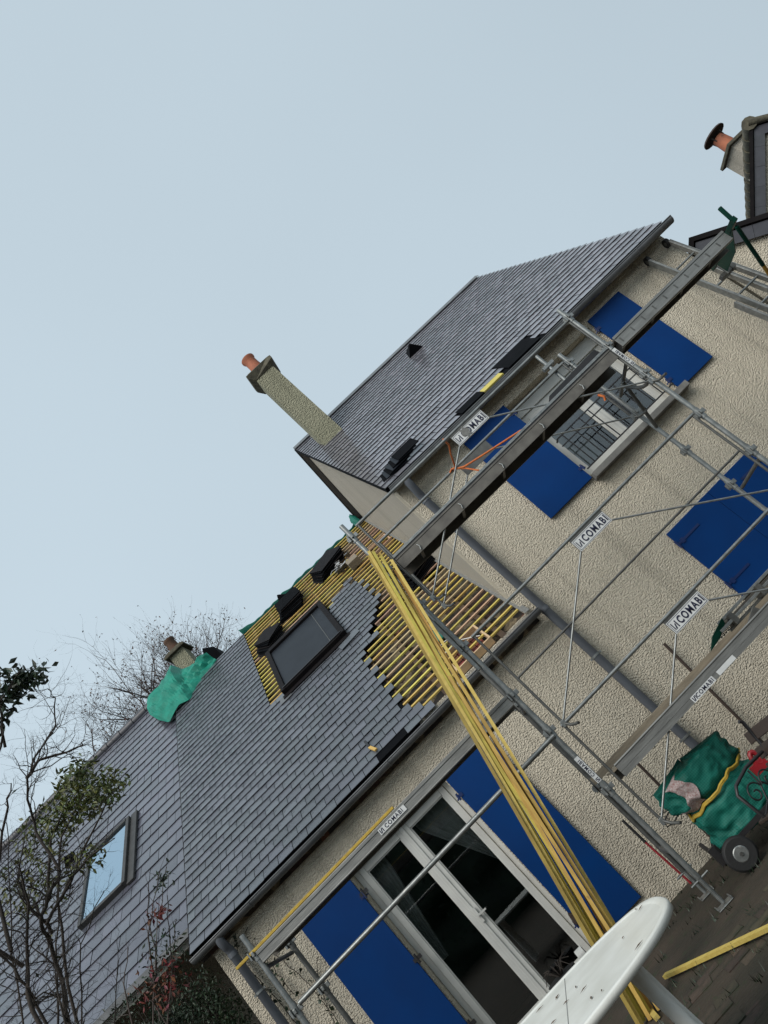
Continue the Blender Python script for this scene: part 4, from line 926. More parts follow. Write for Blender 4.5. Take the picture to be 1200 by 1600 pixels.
def guard(name_label, x0, x1, y, zt, zb, splash=False, plate=True):
    t = thing('guard_rail_panel', name_label, 'guard rail', (x0, y, zb), group='triangular scaffold guard rail panels')
    b = MB(); b.tube((x0 - 0.02, y, zt), (x1 + 0.02, y, zt), 0.0165, 12); part('top_tube', b, 'galv', t)
    for x, sg in ((x0, 1), (x1, -1)):
        b = MB(); b.path([(x, y, zt), (x, y, zb + 0.05), (x + 0.01, y - 0.01, zb - 0.01), (x + 0.04, y - 0.05, zb - 0.055), (x + 0.08, y - 0.15, zb - 0.085)], 0.013, 10); part('end_tube', b, 'galv_dark', t)
        h = MB(); h.box((x - 0.02, y - 0.02, zb - 0.03), (x + 0.02, y + 0.02, zb + 0.03)); part('hook', h, 'galv', t, bevel=.003)
    xm = (x0 + x1) / 2 - 0.02; hw = 0.205
    for sg, xe in ((-1, x0), (1, x1)):
        b = MB(); b.tube((xm + sg * hw, y - 0.005, zt - 0.155), (xe, y - 0.005, zb + 0.01), 0.0095, 8); part('diagonal', b, 'galv', t)
    p = MB(); p.box((xm - hw, y - 0.008, zt - 0.16), (xm + hw, y - 0.004, zt - 0.012)); pl_ = part('sign_plate', p, 'galv_dark', t)
    if plate:
        zc_ = zt - 0.098
        p = MB(); p.box((xm - hw + .004, y - 0.0100, zc_ - 0.060), (xm + hw - .004, y - 0.0085, zc_ + 0.060)); part('sign_face', p, 'sticker', pl_)
        e = MB(); hh, ww = 0.053, hw - 0.012
        for (a0, b0, a1, b1) in ((-ww, -hh, ww, -hh + .004), (-ww, hh - .004, ww, hh), (-ww, -hh + .004, -ww + .004, hh - .004), (ww - .004, -hh + .004, ww, hh - .004)):
            e.box((xm + a0, y - 0.0112, zc_ + b0), (xm + a1, y - 0.0102, zc_ + b1))
        part('border', e, 'ink', pl_)
        T = face_T(xm, y - 0.0102, zc_)
        tm = text_mb('COMABI', 0.098, T @ Matrix.Translation((0.038, -0.001, 0.0015)) @ Matrix.Diagonal((0.70, 1, 1, 1)), bold=0.022); part('lettering', tm, 'ink', pl_)
        lg = MB(); xx = -hw + 0.052
        lg.box((xx - .026, -.033, .001), (xx - .018, .033, .0022), T); lg.box((xx + .016, -.033, .001), (xx + .026, .033, .0022), T);
        lg.prism([T @ Vector(q) for q in ((xx - .015, -.033, .001), (xx - .003, -.033, .001), (xx + .013, .012, .001), (xx + .003, .012, .001))], (0, -0.0012, 0)); part('logo', lg, 'ink', pl_)
        if splash:
            q = MB(); pts = []
            for k in range(14):
                a = k / 14 * 6.283; rr = 0.048 * (1 + 0.35 * math.sin(k * 2.7)); pts.append(T @ Vector((-0.062 + rr * 0.9 * math.cos(a), rr * 1.25 * math.sin(a) + .006, 0.003)))
            q.prism(pts, (0, -0.004, 0)); part('mortar_splash', q, 'mortar', pl_)
    return t
guard('lowest front guard rail panel, its COMABI plate below the closed blue shutters', XB + 0.12, XC - 0.06, YF, 1.74, 0.70)
guard('middle front guard rail panel, its COMABI plate on the bare cream wall', XB + 0.13, XC - 0.06, YF, 2.80, 1.74)
guard('top front guard rail panel, its COMABI plate half hidden by a grey splash', XB + 0.12, XC - 0.03, YF, 4.34, 3.30, splash=True)
guard('rear guard rail panel behind the high platform, tied with orange straps', XB + 0.20, XC - 0.11, YR - 0.04, 4.33, 3.36, plate=False)

# platforms
def plank(label, x0, x1, y0, y1, zt, h=0.13, ribs=True, group='aluminium scaffold planks', dark=True):
    t = thing('scaffold_plank', label, 'scaffold plank', ((x0 + x1) / 2, y0, zt), group=group)
    b = MB(); b.box((x0, y0, zt - h), (x1, y0 + 0.012, zt - 0.028)); b.box((x0, y0 - 0.008, zt - 0.030), (x1, y0 + 0.02, zt)); b.box((x0, y0 - 0.005, zt - h), (x1, y0 + 0.045, zt - h + 0.012)); part('front_beam', b, 'alu', t, bevel=0.003)
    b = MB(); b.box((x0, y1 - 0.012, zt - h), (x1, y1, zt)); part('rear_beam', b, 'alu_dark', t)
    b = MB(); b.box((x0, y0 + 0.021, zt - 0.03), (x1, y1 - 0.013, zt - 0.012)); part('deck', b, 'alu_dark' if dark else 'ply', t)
    x = x0 + 0.03; 
    while x < x1:
        r = MB(); r.box((x, y0 + 0.022, zt - h + 0.02), (x + 0.035, y1 - 0.014, zt - 0.032)); part('cross_bar', r, 'alu_dark', t); x += 0.42
    if ribs:
        x = x0 + 0.04
        while x < x1 - 0.03:
            r = MB(); r.box((x, y0 - 0.003, zt - h + 0.035), (x + 0.014, y0 - 0.0005, zt - 0.05)); part('rivet_plate', r, 'galv_dark', t); x += 0.155
    return t
def wide_plank():
    x0, x1, y0, y1, zt = 0.56, 3.46, 7.13, 7.42, 3.86
    t = thing('scaffold_plank', 'main high platform between the two tall posts, seen from below', 'scaffold plank', (2.0, y0, zt), group='aluminium scaffold planks')
    b = MB(); b.box((x0, y0, zt - 0.03), (x1, y0 + 0.03, zt)); part('top_rail', b, 'galv', t, bevel=0.004)
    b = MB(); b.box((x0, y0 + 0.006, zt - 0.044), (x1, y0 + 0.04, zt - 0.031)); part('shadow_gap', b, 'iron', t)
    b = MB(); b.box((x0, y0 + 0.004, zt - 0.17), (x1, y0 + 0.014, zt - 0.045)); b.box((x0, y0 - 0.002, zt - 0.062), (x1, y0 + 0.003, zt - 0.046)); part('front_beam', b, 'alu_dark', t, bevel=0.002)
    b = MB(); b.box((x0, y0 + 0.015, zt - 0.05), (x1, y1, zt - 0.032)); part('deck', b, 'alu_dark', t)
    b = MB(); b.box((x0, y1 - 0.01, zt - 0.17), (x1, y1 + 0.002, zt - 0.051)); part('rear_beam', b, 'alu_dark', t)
    k = 0; x = x0 + 0.22
    while x < x1:
        r = MB(); r.box((x, y0 + 0.015, zt - 0.15), (x + 0.03, y1 - 0.011, zt - 0.052)); part('cross_bar', r, 'alu_dark', t)
        r = MB(); r.path([(x + 0.02, y0 - 0.004, zt - 0.09), (x + 0.03, y0 - 0.010, zt - 0.12), (x + 0.015, y0 - 0.006, zt - 0.155)], 0.006, 6); part('handle_hook', r, 'galv', t)
        x += 0.55
    return t
wide_plank()
def rear_plank():
    x0, x1, y0, y1, zt = 0.62, 3.44, 7.54, 7.88, 3.86
    t = thing('scaffold_plank', 'second plank of the high platform, next to the wall side', 'scaffold plank', (2.0, y0, zt), group='aluminium scaffold planks')
    b = MB(); b.box((x0, y0, zt - 0.03), (x1, y1, zt - 0.005)); part('deck', b, 'alu_dark', t)
    b = MB(); b.box((x0, y0, zt - 0.10), (x1, y0 + 0.012, zt - 0.031)); part('front_beam', b, 'iron', t)
plank('long narrow plank reaching right from the tall post to the green bracket', 3.58, 5.17, 7.13, 7.33, 3.875, h=0.14)
pl1 = plank('long plank over the french door with COMABI sticker', XA + 0.02, XB - 0.05, 7.13, 7.46, 2.24, h=0.105, ribs=False)
label_strip([o for o in pl1.children if o.name.startswith('front_beam')][0], 'COMABI', face_T(-1.02, 7.13 - 0.009, 2.192), 0.30, 0.050, 0.050)
b = MB(); b.beam((XA - 0.18, 7.14, 2.255), (-0.95, 7.15, 2.262), 0.035, 0.024); solo('orange_batten', b, 'strap', 'long thin orange wood strip lying along the plank over the french door', 'wood strip', (-1.6, 7.14, 2.26), bevel=.003)
# low platform with plywood deck
t = thing('scaffold_plank', 'low plywood deck carrying tools, at the lower right', 'scaffold plank', (2.0, 7.16, 1.2), group='aluminium scaffold planks')
b = MB(); b.box((0.60, 7.13, 1.165), (4.6, 7.142, 1.225)); b.tube((0.60, 7.135, 1.232), (4.6, 7.135, 1.232), 0.011, 10); b.box((0.60, 7.13, 1.115), (4.6, 7.136, 1.163)); fbm = part('front_beam', b, 'alu', t)
b = MB(); b.box((0.55, 7.15, 1.20), (4.6, 7.86, 1.217)); part('deck', b, 'ply', t)
b = MB(); b.box((0.42, 7.88, 1.22), (4.6, 7.905, 1.29)); part('toe_board', b, 'ply', t, bevel=0.003)
b = MB(); b.box((0.60, 7.85, 1.10), (4.6, 7.862, 1.198)); part('rear_beam', b, 'alu_dark', t)
label_strip(fbm, 'COMABI', face_T(1.56, 7.1285, 1.140), 0.26, 0.052, 0.050)
p = MB(); p.box((1.74, 7.1275, 1.118), (1.94, 7.1292, 1.160)); part('sticker', p, 'sticker', fbm, 'blank worn white sticker')
# things on the low deck
t = thing('roof_ladder_hook', 'bundle of aluminium rails with a green pointed nose on the low deck', 'rails', (2.0, 7.55, 1.23))
for k, (dy, dz, x0, x1, m_) in enumerate(((0.0, 0.10, 2.12, 4.2, 'galv'), (0.03, 0.16, 2.16, 4.2, 'galv'), (0.10, 0.12, 2.2, 4.2, 'alu_dark'), (0.14, 0.05, 2.22, 4.2, 'galv'))):
    b = MB(); b.beam((x0, 7.44 + dy, 1.24 + dz), (x1, 7.44 + dy, 1.24 + dz + .01), 0.022, 0.028); part('rail', b, m_, t, bevel=.003)
b = MB(); b.prism([(1.93, 7.47, 1.29), (2.04, 7.46, 1.365), (2.22, 7.44, 1.415), (2.21, 7.46, 1.365), (2.08, 7.47, 1.31)], (0, 0.03, 0)); part('nose', b, 'green', t, bevel=0.004)
for x in (2.26, 2.62):
    b = MB(); b.prism([(x, 7.30, 1.225), (x + 0.20, 7.30, 1.225), (x + 0.17, 7.30, 1.30)], (0, 0.02, 0)); b.box((x, 7.42, 1.29), (x + 0.05, 7.62, 1.40)); part('bracket', b, 'galv_dark', t, bevel=.003)
for k in range(6):
    b = MB(); b.path([(2.10 + k * .03, 7.50 + 0.03 * math.cos(q), 1.33 + 0.03 * math.sin(q)) for q in [i * .8 for i in range(9)]], 0.005, 5); part('coil', b, 'iron', t)
# black folded sheets standing on the high platform
t = thing('folded_sheets', 'bundle of black folded sheets lying on the high platform in front of the window', 'sheets', (2.9, 7.2, 3.87))
for k in range(6):
    b = MB(); b.prism([(2.68 + k * .012, 7.22 + k * .028, 3.868), (2.76 + k * .01, 7.22 + k * .028, 3.935), (3.42, 7.22 + k * .028, 3.955 + rnd.uniform(-.01, .01)), (3.44, 7.22 + k * .028, 3.868)], (0, 0.018, 0)); part('sheet', b, 'iron', t, bevel=.003)
# short coupling tube standing on the platform
t = thing('coupling_tube', 'short galvanised tube with clamps standing behind the high platform by the window top', 'tube', (2.99, YR - 0.05, 3.9))
b = MB(); b.tube((3.28, YR, 3.98), (3.30, YR, 4.62), 0.021, 12); part('tube', b, 'galv', t)
for z in (4.36, 4.44): b = MB(); b.box((3.22, YR - 0.03, z - 0.02), (3.37, YR + 0.03, z + 0.02)); part('clamp', b, 'galv', t, bevel=.004)

# orange straps on the rear rail
def strap(label, pts, r=0.010):
    b = MB(); b.path(pts, r, 6); o = solo('orange_strap', b, 'orange', label, 'strap', tuple(pts[0]), group='orange tie straps'); return o
yy = 7.62
strap('orange strap looped from the eave tube down to the rear rail', [(1.73, 7.16, 4.36), (1.76, 7.3, 4.33), (1.78, yy, 4.38), (1.74, 7.8, 4.30), (1.72, 7.86, 4.34), (1.68, 7.88, 4.33)])
strap('longest orange strap running from the rear rail towards the upper window', [(1.73, 7.86, 4.32), (1.80, 7.75, 4.22), (2.05, 7.65, 4.12), (2.42, 7.6, 4.02), (2.55, 7.5, 3.93)], 0.012)
strap('short orange strap tail hanging beside the knot', [(1.74, 7.86, 4.32), (1.80, 7.76, 4.20), (1.86, 7.7, 4.06)], 0.009)
strap('small orange tie on the window rail', [(3.36, 7.9, 3.80), (3.38, 7.88, 3.74), (3.36, 7.9, 3.70)], 0.014)

# stack of loose yellow battens leaning on the scaffold
grp = 'yellow battens leaning on the scaffold'
tops = [(0.43, 4.00), (0.455, 4.02), (0.48, 3.97), (0.50, 3.88), (0.47, 3.80), (0.44, 3.90), (0.50, 3.70), (0.54, 3.78), (0.475, 4.0), (0.51, 3.93)]
lbls = ['leftmost yellow batten of the leaning bundle', 'second batten from the left in the leaning bundle', 'batten whose top stands highest in the leaning bundle', 'pale batten near the middle of the leaning bundle',
        'darker ochre batten in the middle of the leaning bundle', 'batten half hidden at the back of the leaning bundle', 'short batten on the right of the leaning bundle', 'rightmost thin batten standing clear of the leaning bundle',
        'batten in front of the middle of the leaning bundle', 'second batten from the right in the leaning bundle']
for k, (xt, zt) in enumerate(tops):
    fx = -0.60 + k * 0.022 + (0.06 if k == 7 else 0); fy = 6.46 + (k % 4) * 0.05
    b = MB(); p0 = Vector((fx, fy, 0.015)); p1 = Vector((xt - 0.02, 7.07 - (k % 4) * 0.03, zt))
    mid = p0.lerp(p1, .5) + Vector((0.012 * math.sin(k * 2.1), -0.02, 0))
    b.beam(p0, mid, 0.027, 0.030, up=(0, 1, 0)); b.beam(mid, p1, 0.027, 0.030, up=(0, 1, 0))
    solo('leaning_batten', b, 'batten_b' if k not in (1, 7) else 'batten', lbls[k], 'batten', tuple(p0), group=grp)
b = MB(); b.beam((-0.26, 6.92, 0.03), (0.50, 5.55, 0.045), 0.04, 0.026); solo('ground_batten', b, 'batten', 'short yellow batten lying alone on the ground near the table', 'batten', (0, 6.3, 0.03))
b = MB(); b.beam((-0.50, 6.9, 0.02), (-0.46, 6.3, 0.03), 0.04, 0.026); solo('ground_batten', b, 'batten', 'yellow offcut on the ground under the table', 'batten', (-0.48, 6.6, 0.03))

# ---------------------------------------------------------------- ladders and green bracket
def ladder(label, xl, xr, zl, zr, ytop, ztop, foot_y, wheels=False, mat='alu', rung0=0.3):
    t = thing('ladder', label, 'ladder', ((xl + xr) / 2, foot_y, 0), group='aluminium ladders on the right of the wall')
    sl = (ytop - foot_y) / ztop; P = lambda x, z: Vector((x, foot_y + sl * z, z))
    for x, z in ((xl, zl), (xr, zr)):
        b = MB(); b.beam(P(x, 0), P(x, z), 0.028, 0.075, up=(0, 1, 0)); part('stile', b, mat, t, bevel=.003)
        b = MB(); b.beam(P(x - 0.018 if x == xl else x + 0.018, 0) , P(x - 0.018 if x == xl else x + 0.018, z), 0.006, 0.09, up=(0, 1, 0)); part('stile_flange', b, 'galv', t)
    z = rung0
    while z < min(zl, zr) - 0.1: b = MB(); b.tube(P(xl, z), P(xr, z), 0.014, 8); part('rung', b, 'galv', t); z += 0.28
    if wheels:
        for x in (xl + 0.01, xr - 0.01):
            c = P(x, zl + 0.02) + Vector((0, 0.02, 0.01)); b = MB(); b.path([c + Vector((-0.02, 0, 0)), c + Vector((0.02, 0, 0))], 0.062, 20); o = part('wheel', b, 'rubber', t, bevel=.004)
            b = MB(); b.path([c + Vector((-0.024, 0, 0)), c + Vector((0.024, 0, 0))], 0.026, 12); part('hub', b, 'galv_dark', o)
    return t
ladder('ladder with two black wheels at its top, right of the upper shutter', 5.57, 5.93, 4.86, 4.86, 8.90, 4.9, 7.35, True)
ladder('shorter ladder section without wheels', 5.50, 5.83, 3.62, 4.18, 8.74, 4.3, 7.45)
t = thing('ladder_bracket', 'green steel bracket carrying the plank end, with a rusty yellow strut', 'bracket', (5.3, 7.25, 3.9))
A = Vector((5.24, 6.98, 3.82)); Bq = Vector((5.62, 8.38, 4.06))
b = MB(); b.beam(A, A.lerp(Bq, 1.0), 0.05, 0.055); part('arm', b, 'green', t, bevel=.003)
b = MB(); b.beam(A + Vector((0.0, 0.02, 0.02)), A + Vector((0.02, 0.0, 0.19)), 0.034, 0.034, up=(0, 1, 0)); part('stub', b, 'green', t, bevel=.003)
b = MB(); b.prism([A.lerp(Bq, .12) + Vector((-0.02, 0, -.02)), A.lerp(Bq, 0.86) + Vector((-0.02, 0, -.02)), A.lerp(Bq, 0.86) + Vector((-0.02, 0, -.17)), A.lerp(Bq, .45) + Vector((-0.02, 0, -.16))], (0.012, 0, 0)); part('gusset', b, 'green', t)
C0 = A + Vector((0.02, 0.10, -0.04)); C2 = Vector((5.50, 8.10, 2.95)); C1 = C0.lerp(C2, 0.42)
b = MB(); b.tube(C0, C1, 0.022, 10); part('strut', b, 'green', t)
b = MB(); b.tube(C1, C2, 0.020, 10); part('strut', b, 'yellow', t, 'rusty yellow end of the strut')
b = MB()
for k in range(9): q = C1.lerp(C2, 0.15 + 0.05 * k) + Vector((0.03 + .01 * math.sin(k), -0.01, 0.02)); b.path([q + Vector((0.014 * math.cos(a), 0, 0.02 * math.sin(a))) for a in [i * 1.05 for i in range(7)]], 0.0035, 5)
part('chain', b, 'yellow', t)
b = MB(); q = A.lerp(Bq, 0.9); b.box((q.x - 0.10, q.y - 0.02, q.z - 0.19), (q.x + 0.12, q.y + 0.05, q.z - 0.14)); b.box((q.x + .06, q.y - .03, q.z - 0.20), (q.x + 0.10, q.y + 0.04, q.z - 0.02)); b.tube((q.x - .02, q.y - .03, q.z - .2), (q.x - .02, q.y - .03, q.z - .05), .018, 8); part('clamp', b, 'galv_dark', t, bevel=.004)

# ---------------------------------------------------------------- small things near the wall
def pole(name, label, cat, p0, p1, r, mat, group=None): b = MB(); b.tube(p0, p1, r, 10); return solo(name, b, mat, label, cat, tuple(p0), group=group)
pole('iron_bar', 'thin brown iron bar standing against the wall behind the low deck', 'bar', (1.92, 8.93, 0.0), (2.05, 8.95, 1.66), 0.016, 'brown_steel')
pole('iron_bar', 'dark bar leaning behind the deck left of the green bundle', 'bar', (0.86, 8.55, 0.0), (0.90, 8.6, 1.14), 0.015, 'brown_steel')
t = thing('broom_pole', 'thin pole with black top and red lower part leaning behind the front post', 'pole', (0.42, 8.1, 0))
b = MB(); b.tube((0.40, 8.62, 0.82), (0.405, 8.6, 0.55), 0.014, 10); part('grip', b, 'rubber', t)
b = MB(); b.tube((0.405, 8.6, 0.55), (0.43, 8.52, 0.05), 0.012, 10); part('shaft', b, 'red', t)
# dark pot and bowl by the door
t = thing('plant_pot', 'black plastic pot holding dark oddments in front of the french door', 'pot', (-1.02, 8.72, 0.02))
b = MB(); b.path([(-1.02, 8.72, 0.02), (-1.02, 8.72, 0.30)], [0.12, 0.17], 20); part('pot', b, 'rubber', t)
b = MB()
for k in range(12): a = k * 2.4; b.path([(-1.02, 8.72, 0.28), (-1.02 + .10 * math.cos(a), 8.72 + .10 * math.sin(a), 0.40), (-1.02 + .17 * math.cos(a), 8.72 + .17 * math.sin(a), 0.36 + .05 * math.sin(k))], [.008, .006, .004], 5)
part('dry_stems', b, 'bark', t)
b = MB(); b.path([(-0.78, 8.62, 0.30), (-0.70, 8.62, 0.30)], 0.065, 16)
solo('white_cylinder', b, 'white', 'small white round tin beside the black pot', 'tin', (-0.75, 8.62, .3))
b = MB(); b.prism([(-0.56, 8.80, 0.0), (-0.46, 8.80, 0.0), (-0.46, 8.8, 0.35), (-0.50, 8.8, 0.52), (-0.60, 8.8, 0.60), (-0.62, 8.8, .50), (-0.55, 8.8, 0.40)], (0, 0.12, 0))
solo('boot_scraper', b, 'brown_steel', 'dark upright bracket by the lower corner of the right door shutter', 'bracket', (-0.5, 8.8, 0), bevel=.01)

# ---------------------------------------------------------------- resin garden table
TZ = 0.78; cx, cy = -1.02, 4.10
def sup(a, b, e, rot, n=72):
    out = []
    for k in range(n):
        t = 2 * math.pi * k / n; c, s_ = math.cos(t), math.sin(t)
        x = a * math.copysign(abs(c) ** (2 / e), c); y = b * math.copysign(abs(s_) ** (2 / e), s_); out.append((cx + x * math.cos(rot) - y * math.sin(rot), cy + x * math.sin(rot) + y * math.cos(rot)))
    return out
tb = thing('garden_table', 'dirty white oval resin table in the foreground', 'table', (cx, cy, 0))
def ring(a, z, e=2.7): return [Vector((x, y, z)) for x, y in sup(1.10 + a, 0.655 + a, e, R(6))]
b = MB(); levels = [ring(-0.05, TZ - 0.035), ring(0.0, TZ - 0.033), ring(0.002, TZ - 0.006), ring(-0.006, TZ), ring(-0.035, TZ), ring(-0.042, TZ - 0.004)]
n = 72; vs = [p for l in levels for p in l]; fs = [(i * n + k, i * n + (k + 1) % n, (i + 1) * n + (k + 1) % n, (i + 1) * n + k) for i in range(5) for k in range(n)]
b.add(vs, fs, True); b.add(levels[-1], [tuple(range(n))]); b.add(levels[0], [tuple(range(n))[::-1]]); part('table_top', b, 'white_pl', tb)
b = MB()
for x in (-0.55, -1.5): b.box((x, cy - 0.60, TZ - 0.0038), (x + 0.004, cy + 0.60, TZ - 0.0030))
part('leaf_seam', b, 'mortar', tb)
for x, y in ((-0.22, 3.98), (-0.22, 4.22), (-1.80, 3.85), (-1.80, 4.2)):
    b = MB(); b.path([(x - 0.02, y, TZ - 0.035), (x, y, 0.45), (x + 0.03, y * 1.0 + (0.05 if y > 4.1 else -0.05), 0.0)], [0.034, 0.032, 0.036], 14); part('leg', b, 'leg_grey', tb)
b = MB(); rg = random.Random(11)
for k in range(26):
    x, y = rg.uniform(-1.0, 0.0), rg.uniform(3.6, 4.6); a = rg.uniform(0, 3.1); l = rg.uniform(0.008, 0.035)
    p = Vector((x, y, TZ + 0.001)); d = Vector((math.cos(a), math.sin(a), 0)) * l; q = Vector((-math.sin(a), math.cos(a), 0)) * rg.uniform(0.003, 0.007)
    b.add([p - d, p + q, p + d, p - q, p + Vector((0, 0, 0.004))], [(0, 1, 4), (1, 2, 4), (2, 3, 4), (3, 0, 4)])
props(part('leaf_litter', b, 'leaf_brown', kind='stuff'), 'dark dead leaf scraps and twigs scattered on the white table', 'leaf litter')

# ---------------------------------------------------------------- covered cart
ct = thing('covered_cart', 'small-wheeled cart covered with a green tarpaulin tied by yellow straps', 'cart', (1.05, 7.6, 0))
def bulk(u, v):
    a = u * 2 * math.pi; t = v
    z = 0.14 + 0.70 * t
    r = (0.33 + 0.05 * math.sin(a * 2 + 1)) * (1 - max(0, (t - 0.93)) * 13.5) * (0.95 if t > .05 else .8)
    r *= 1 - 0.22 * math.exp(-((t - 0.52) / 0.07) ** 2)
    c, s_ = math.cos(a), math.sin(a)
    w_ = 1 + 0.20 * noise.noise(Vector((c * 1.5, s_ * 1.5, t * 2.6 + 4))) + 0.10 * abs(noise.noise(Vector((c * 4, s_ * 4, t * 7)))) + 0.05 * noise.noise(Vector((c * 9, s_ * 9, t * 14))) + 0.16 * (0.5 - abs(noise.noise(Vector((c * 2.6 + t * 2, s_ * 2.6, t * 5 + 2))))) ** 2 * 2
    r *= w_
    return Vector((1.15 + r * 1.08 * c - 0.08 * t, 7.62 + r * 0.85 * s_, z + 0.03 + 0.03 * noise.noise(Vector((c * 3, s_ * 3, 9)))))
b = MB(); b.grid(bulk, 90, 44); part('tarp_cover', b, 'tarp_dark', ct)
for k, dz in enumerate((0.0, 0.035, 0.06)):
    b = MB(); pts = []
    for i in range(49):
        a = i / 48 * 2 * math.pi; p = bulk(i / 48, 0.52 + 0.05 * math.cos(a + .6) + (dz if i < 24 else -dz * .3)); c = Vector((1.11, 7.62, p.z)); d = p - c; d = d.normalized() * (0.68 * d.length + 0.32 * 0.285 + 0.03); pts.append(c + d)
    b.path(pts, 0.011, 6); part('yellow_strap', b, 'strap', ct)
b = MB(); b.grid(lambda u, v: (lambda p: Vector((1.11, 7.62, p.z)) + (p - Vector((1.11, 7.62, p.z))) * 1.05)(bulk(0.60 + 0.055 * u + 0.07 * math.sin(v * 3) * .6, 0.55 + 0.40 * v)), 8, 20); part('fabric_band', b, 'fabric', ct)
b = MB(); b.grid(lambda u, v: (lambda p: Vector((1.11, 7.62, p.z)) + (p - Vector((1.11, 7.62, p.z))) * 1.06)(bulk(0.56 + 0.11 * u, 0.54 + 0.07 * v)), 10, 6); part('fabric_band', b, 'fabric', ct)
for x, y in ((0.80, 7.25), (0.86, 7.95)):
    c = Vector((x, y, 0.138)); b = MB(); b.path([c + Vector((0, -0.03, 0)), c + Vector((0, -0.02, 0)), c + Vector((0, 0.02, 0)), c + Vector((0, 0.03, 0))], [0.118, 0.135, 0.135, 0.118], 28); wl = part('wheel', b, 'rubber', ct)
    b = MB(); b.path([c + Vector((0, -0.036, 0)), c + Vector((0, -0.031, 0))], [0.055, 0.062], 24); part('rim', b, 'galv', wl)
    b = MB(); b.path([c + Vector((0, -0.048, 0)), c + Vector((0, -0.03, 0))], [0.014, 0.018], 12); part('hub', b, 'galv_dark', wl)
b = MB(); b.beam((0.70, 7.36, 0.20), (1.4, 7.36, 0.20), 0.03, 0.04); b.beam((0.68, 7.36, 0.15), (0.68, 7.8, 0.30), 0.03, 0.04); b.box((0.64, 7.33, 0.15), (0.70, 7.38, 0.30)); part('chassis', b, 'iron', ct)
b = MB(); b.path([(0.72, 7.7, 0.62), (0.68, 7.7, 0.66), (0.60, 7.65, 0.64), (0.58, 7.65, 0.60), (0.64, 7.65, 0.58), (0.72, 7.65, .60)], 0.006, 6); b.path([(0.72, 7.7, 0.66), (0.62, 7.7, 0.70), (0.64, 7.65, 0.62)], 0.005, 6); part('wire', b, 'iron', ct)
b = MB(); b.path([(1.46 + 0.030 * math.cos(k * .55), 7.30, 0.50 + 0.055 * math.sin(k * .55)) for k in range(12)], 0.022, 8); b.box((1.36, 7.28, 0.40), (1.5, 7.35, 0.48))
solo('red_machine', b, 'red', 'bright red round handled garden tool between cart and bench', 'garden tool', (1.42, 7.9, .6), bevel=.006)

# ---------------------------------------------------------------- bench
ax = Vector((0.50, -0.866, 0)); fc = Vector((-0.866, -0.50, 0)); O = Vector((0.89, 5.78, 0)); Z = Vector((0, 0, 1))
bn = thing('garden_bench', 'dark slatted garden bench with scrolled iron arm at the right edge', 'bench', tuple(O))
BP = lambda u, v, z: O + ax * u - fc * v + Z * z           # u along, v back, z up
for k in range(4): b = MB(); b.beam(BP(-0.03, 0.02 + k * 0.095, 0.42 - .006 * k), BP(1.25, 0.02 + k * 0.095, 0.42 - .006 * k), 0.075, 0.022); part('seat_slat', b, 'bench_wood', bn, bevel=.004)
for k in range(3): b = MB(); b.beam(BP(-0.05, 0.40 + k * 0.035, 0.55 + k * 0.105), BP(1.25, 0.40 + k * 0.035, 0.55 + k * 0.105), 0.022, 0.078, up=(ax.cross(Z) * -0.3 + Z)); part('back_slat', b, 'bench_wood', bn, bevel=.004)
for u in (0.03, 1.2):
    b = MB(); b.path([BP(u, 0.34, 0.0), BP(u, 0.36, 0.40), BP(u, 0.43, 0.62), BP(u, 0.48, 0.86), BP(u, 0.46, 0.88)], 0.013, 8); b.path([BP(u, 0.0, 0.0), BP(u, 0.0, 0.40), BP(u, 0.36, 0.40)], 0.013, 8)
    b.path([BP(u, 0.40, 0.66), BP(u, 0.2, 0.68), BP(u, 0.03, 0.66), BP(u, -0.02, 0.62), BP(u, 0.0, 0.42)], 0.012, 8); part('iron_frame', b, 'iron', bn)
    sc_ = MB()
    for cu, cz, r0, s0, dr in ((0.10, 0.545, 0.075, 0, 1), (0.26, 0.545, 0.07, math.pi, -1)):
        sc_.path([BP(u, cu + r0 * (1 - k / 26) * math.cos(s0 + dr * k * 0.38), cz + r0 * (1 - k / 26) * math.sin(s0 + dr * k * 0.38)) for k in range(22)], 0.006, 6)
    sc_.path([BP(u, 0.02, 0.43), BP(u, 0.12, 0.47), BP(u, 0.18, 0.56), BP(u, 0.19, 0.66)], 0.006, 6); sc_.path([BP(u, 0.34, 0.43), BP(u, 0.25, 0.47), BP(u, 0.20, 0.56)], 0.006, 6)
    part('scroll', sc_, 'iron', bn)

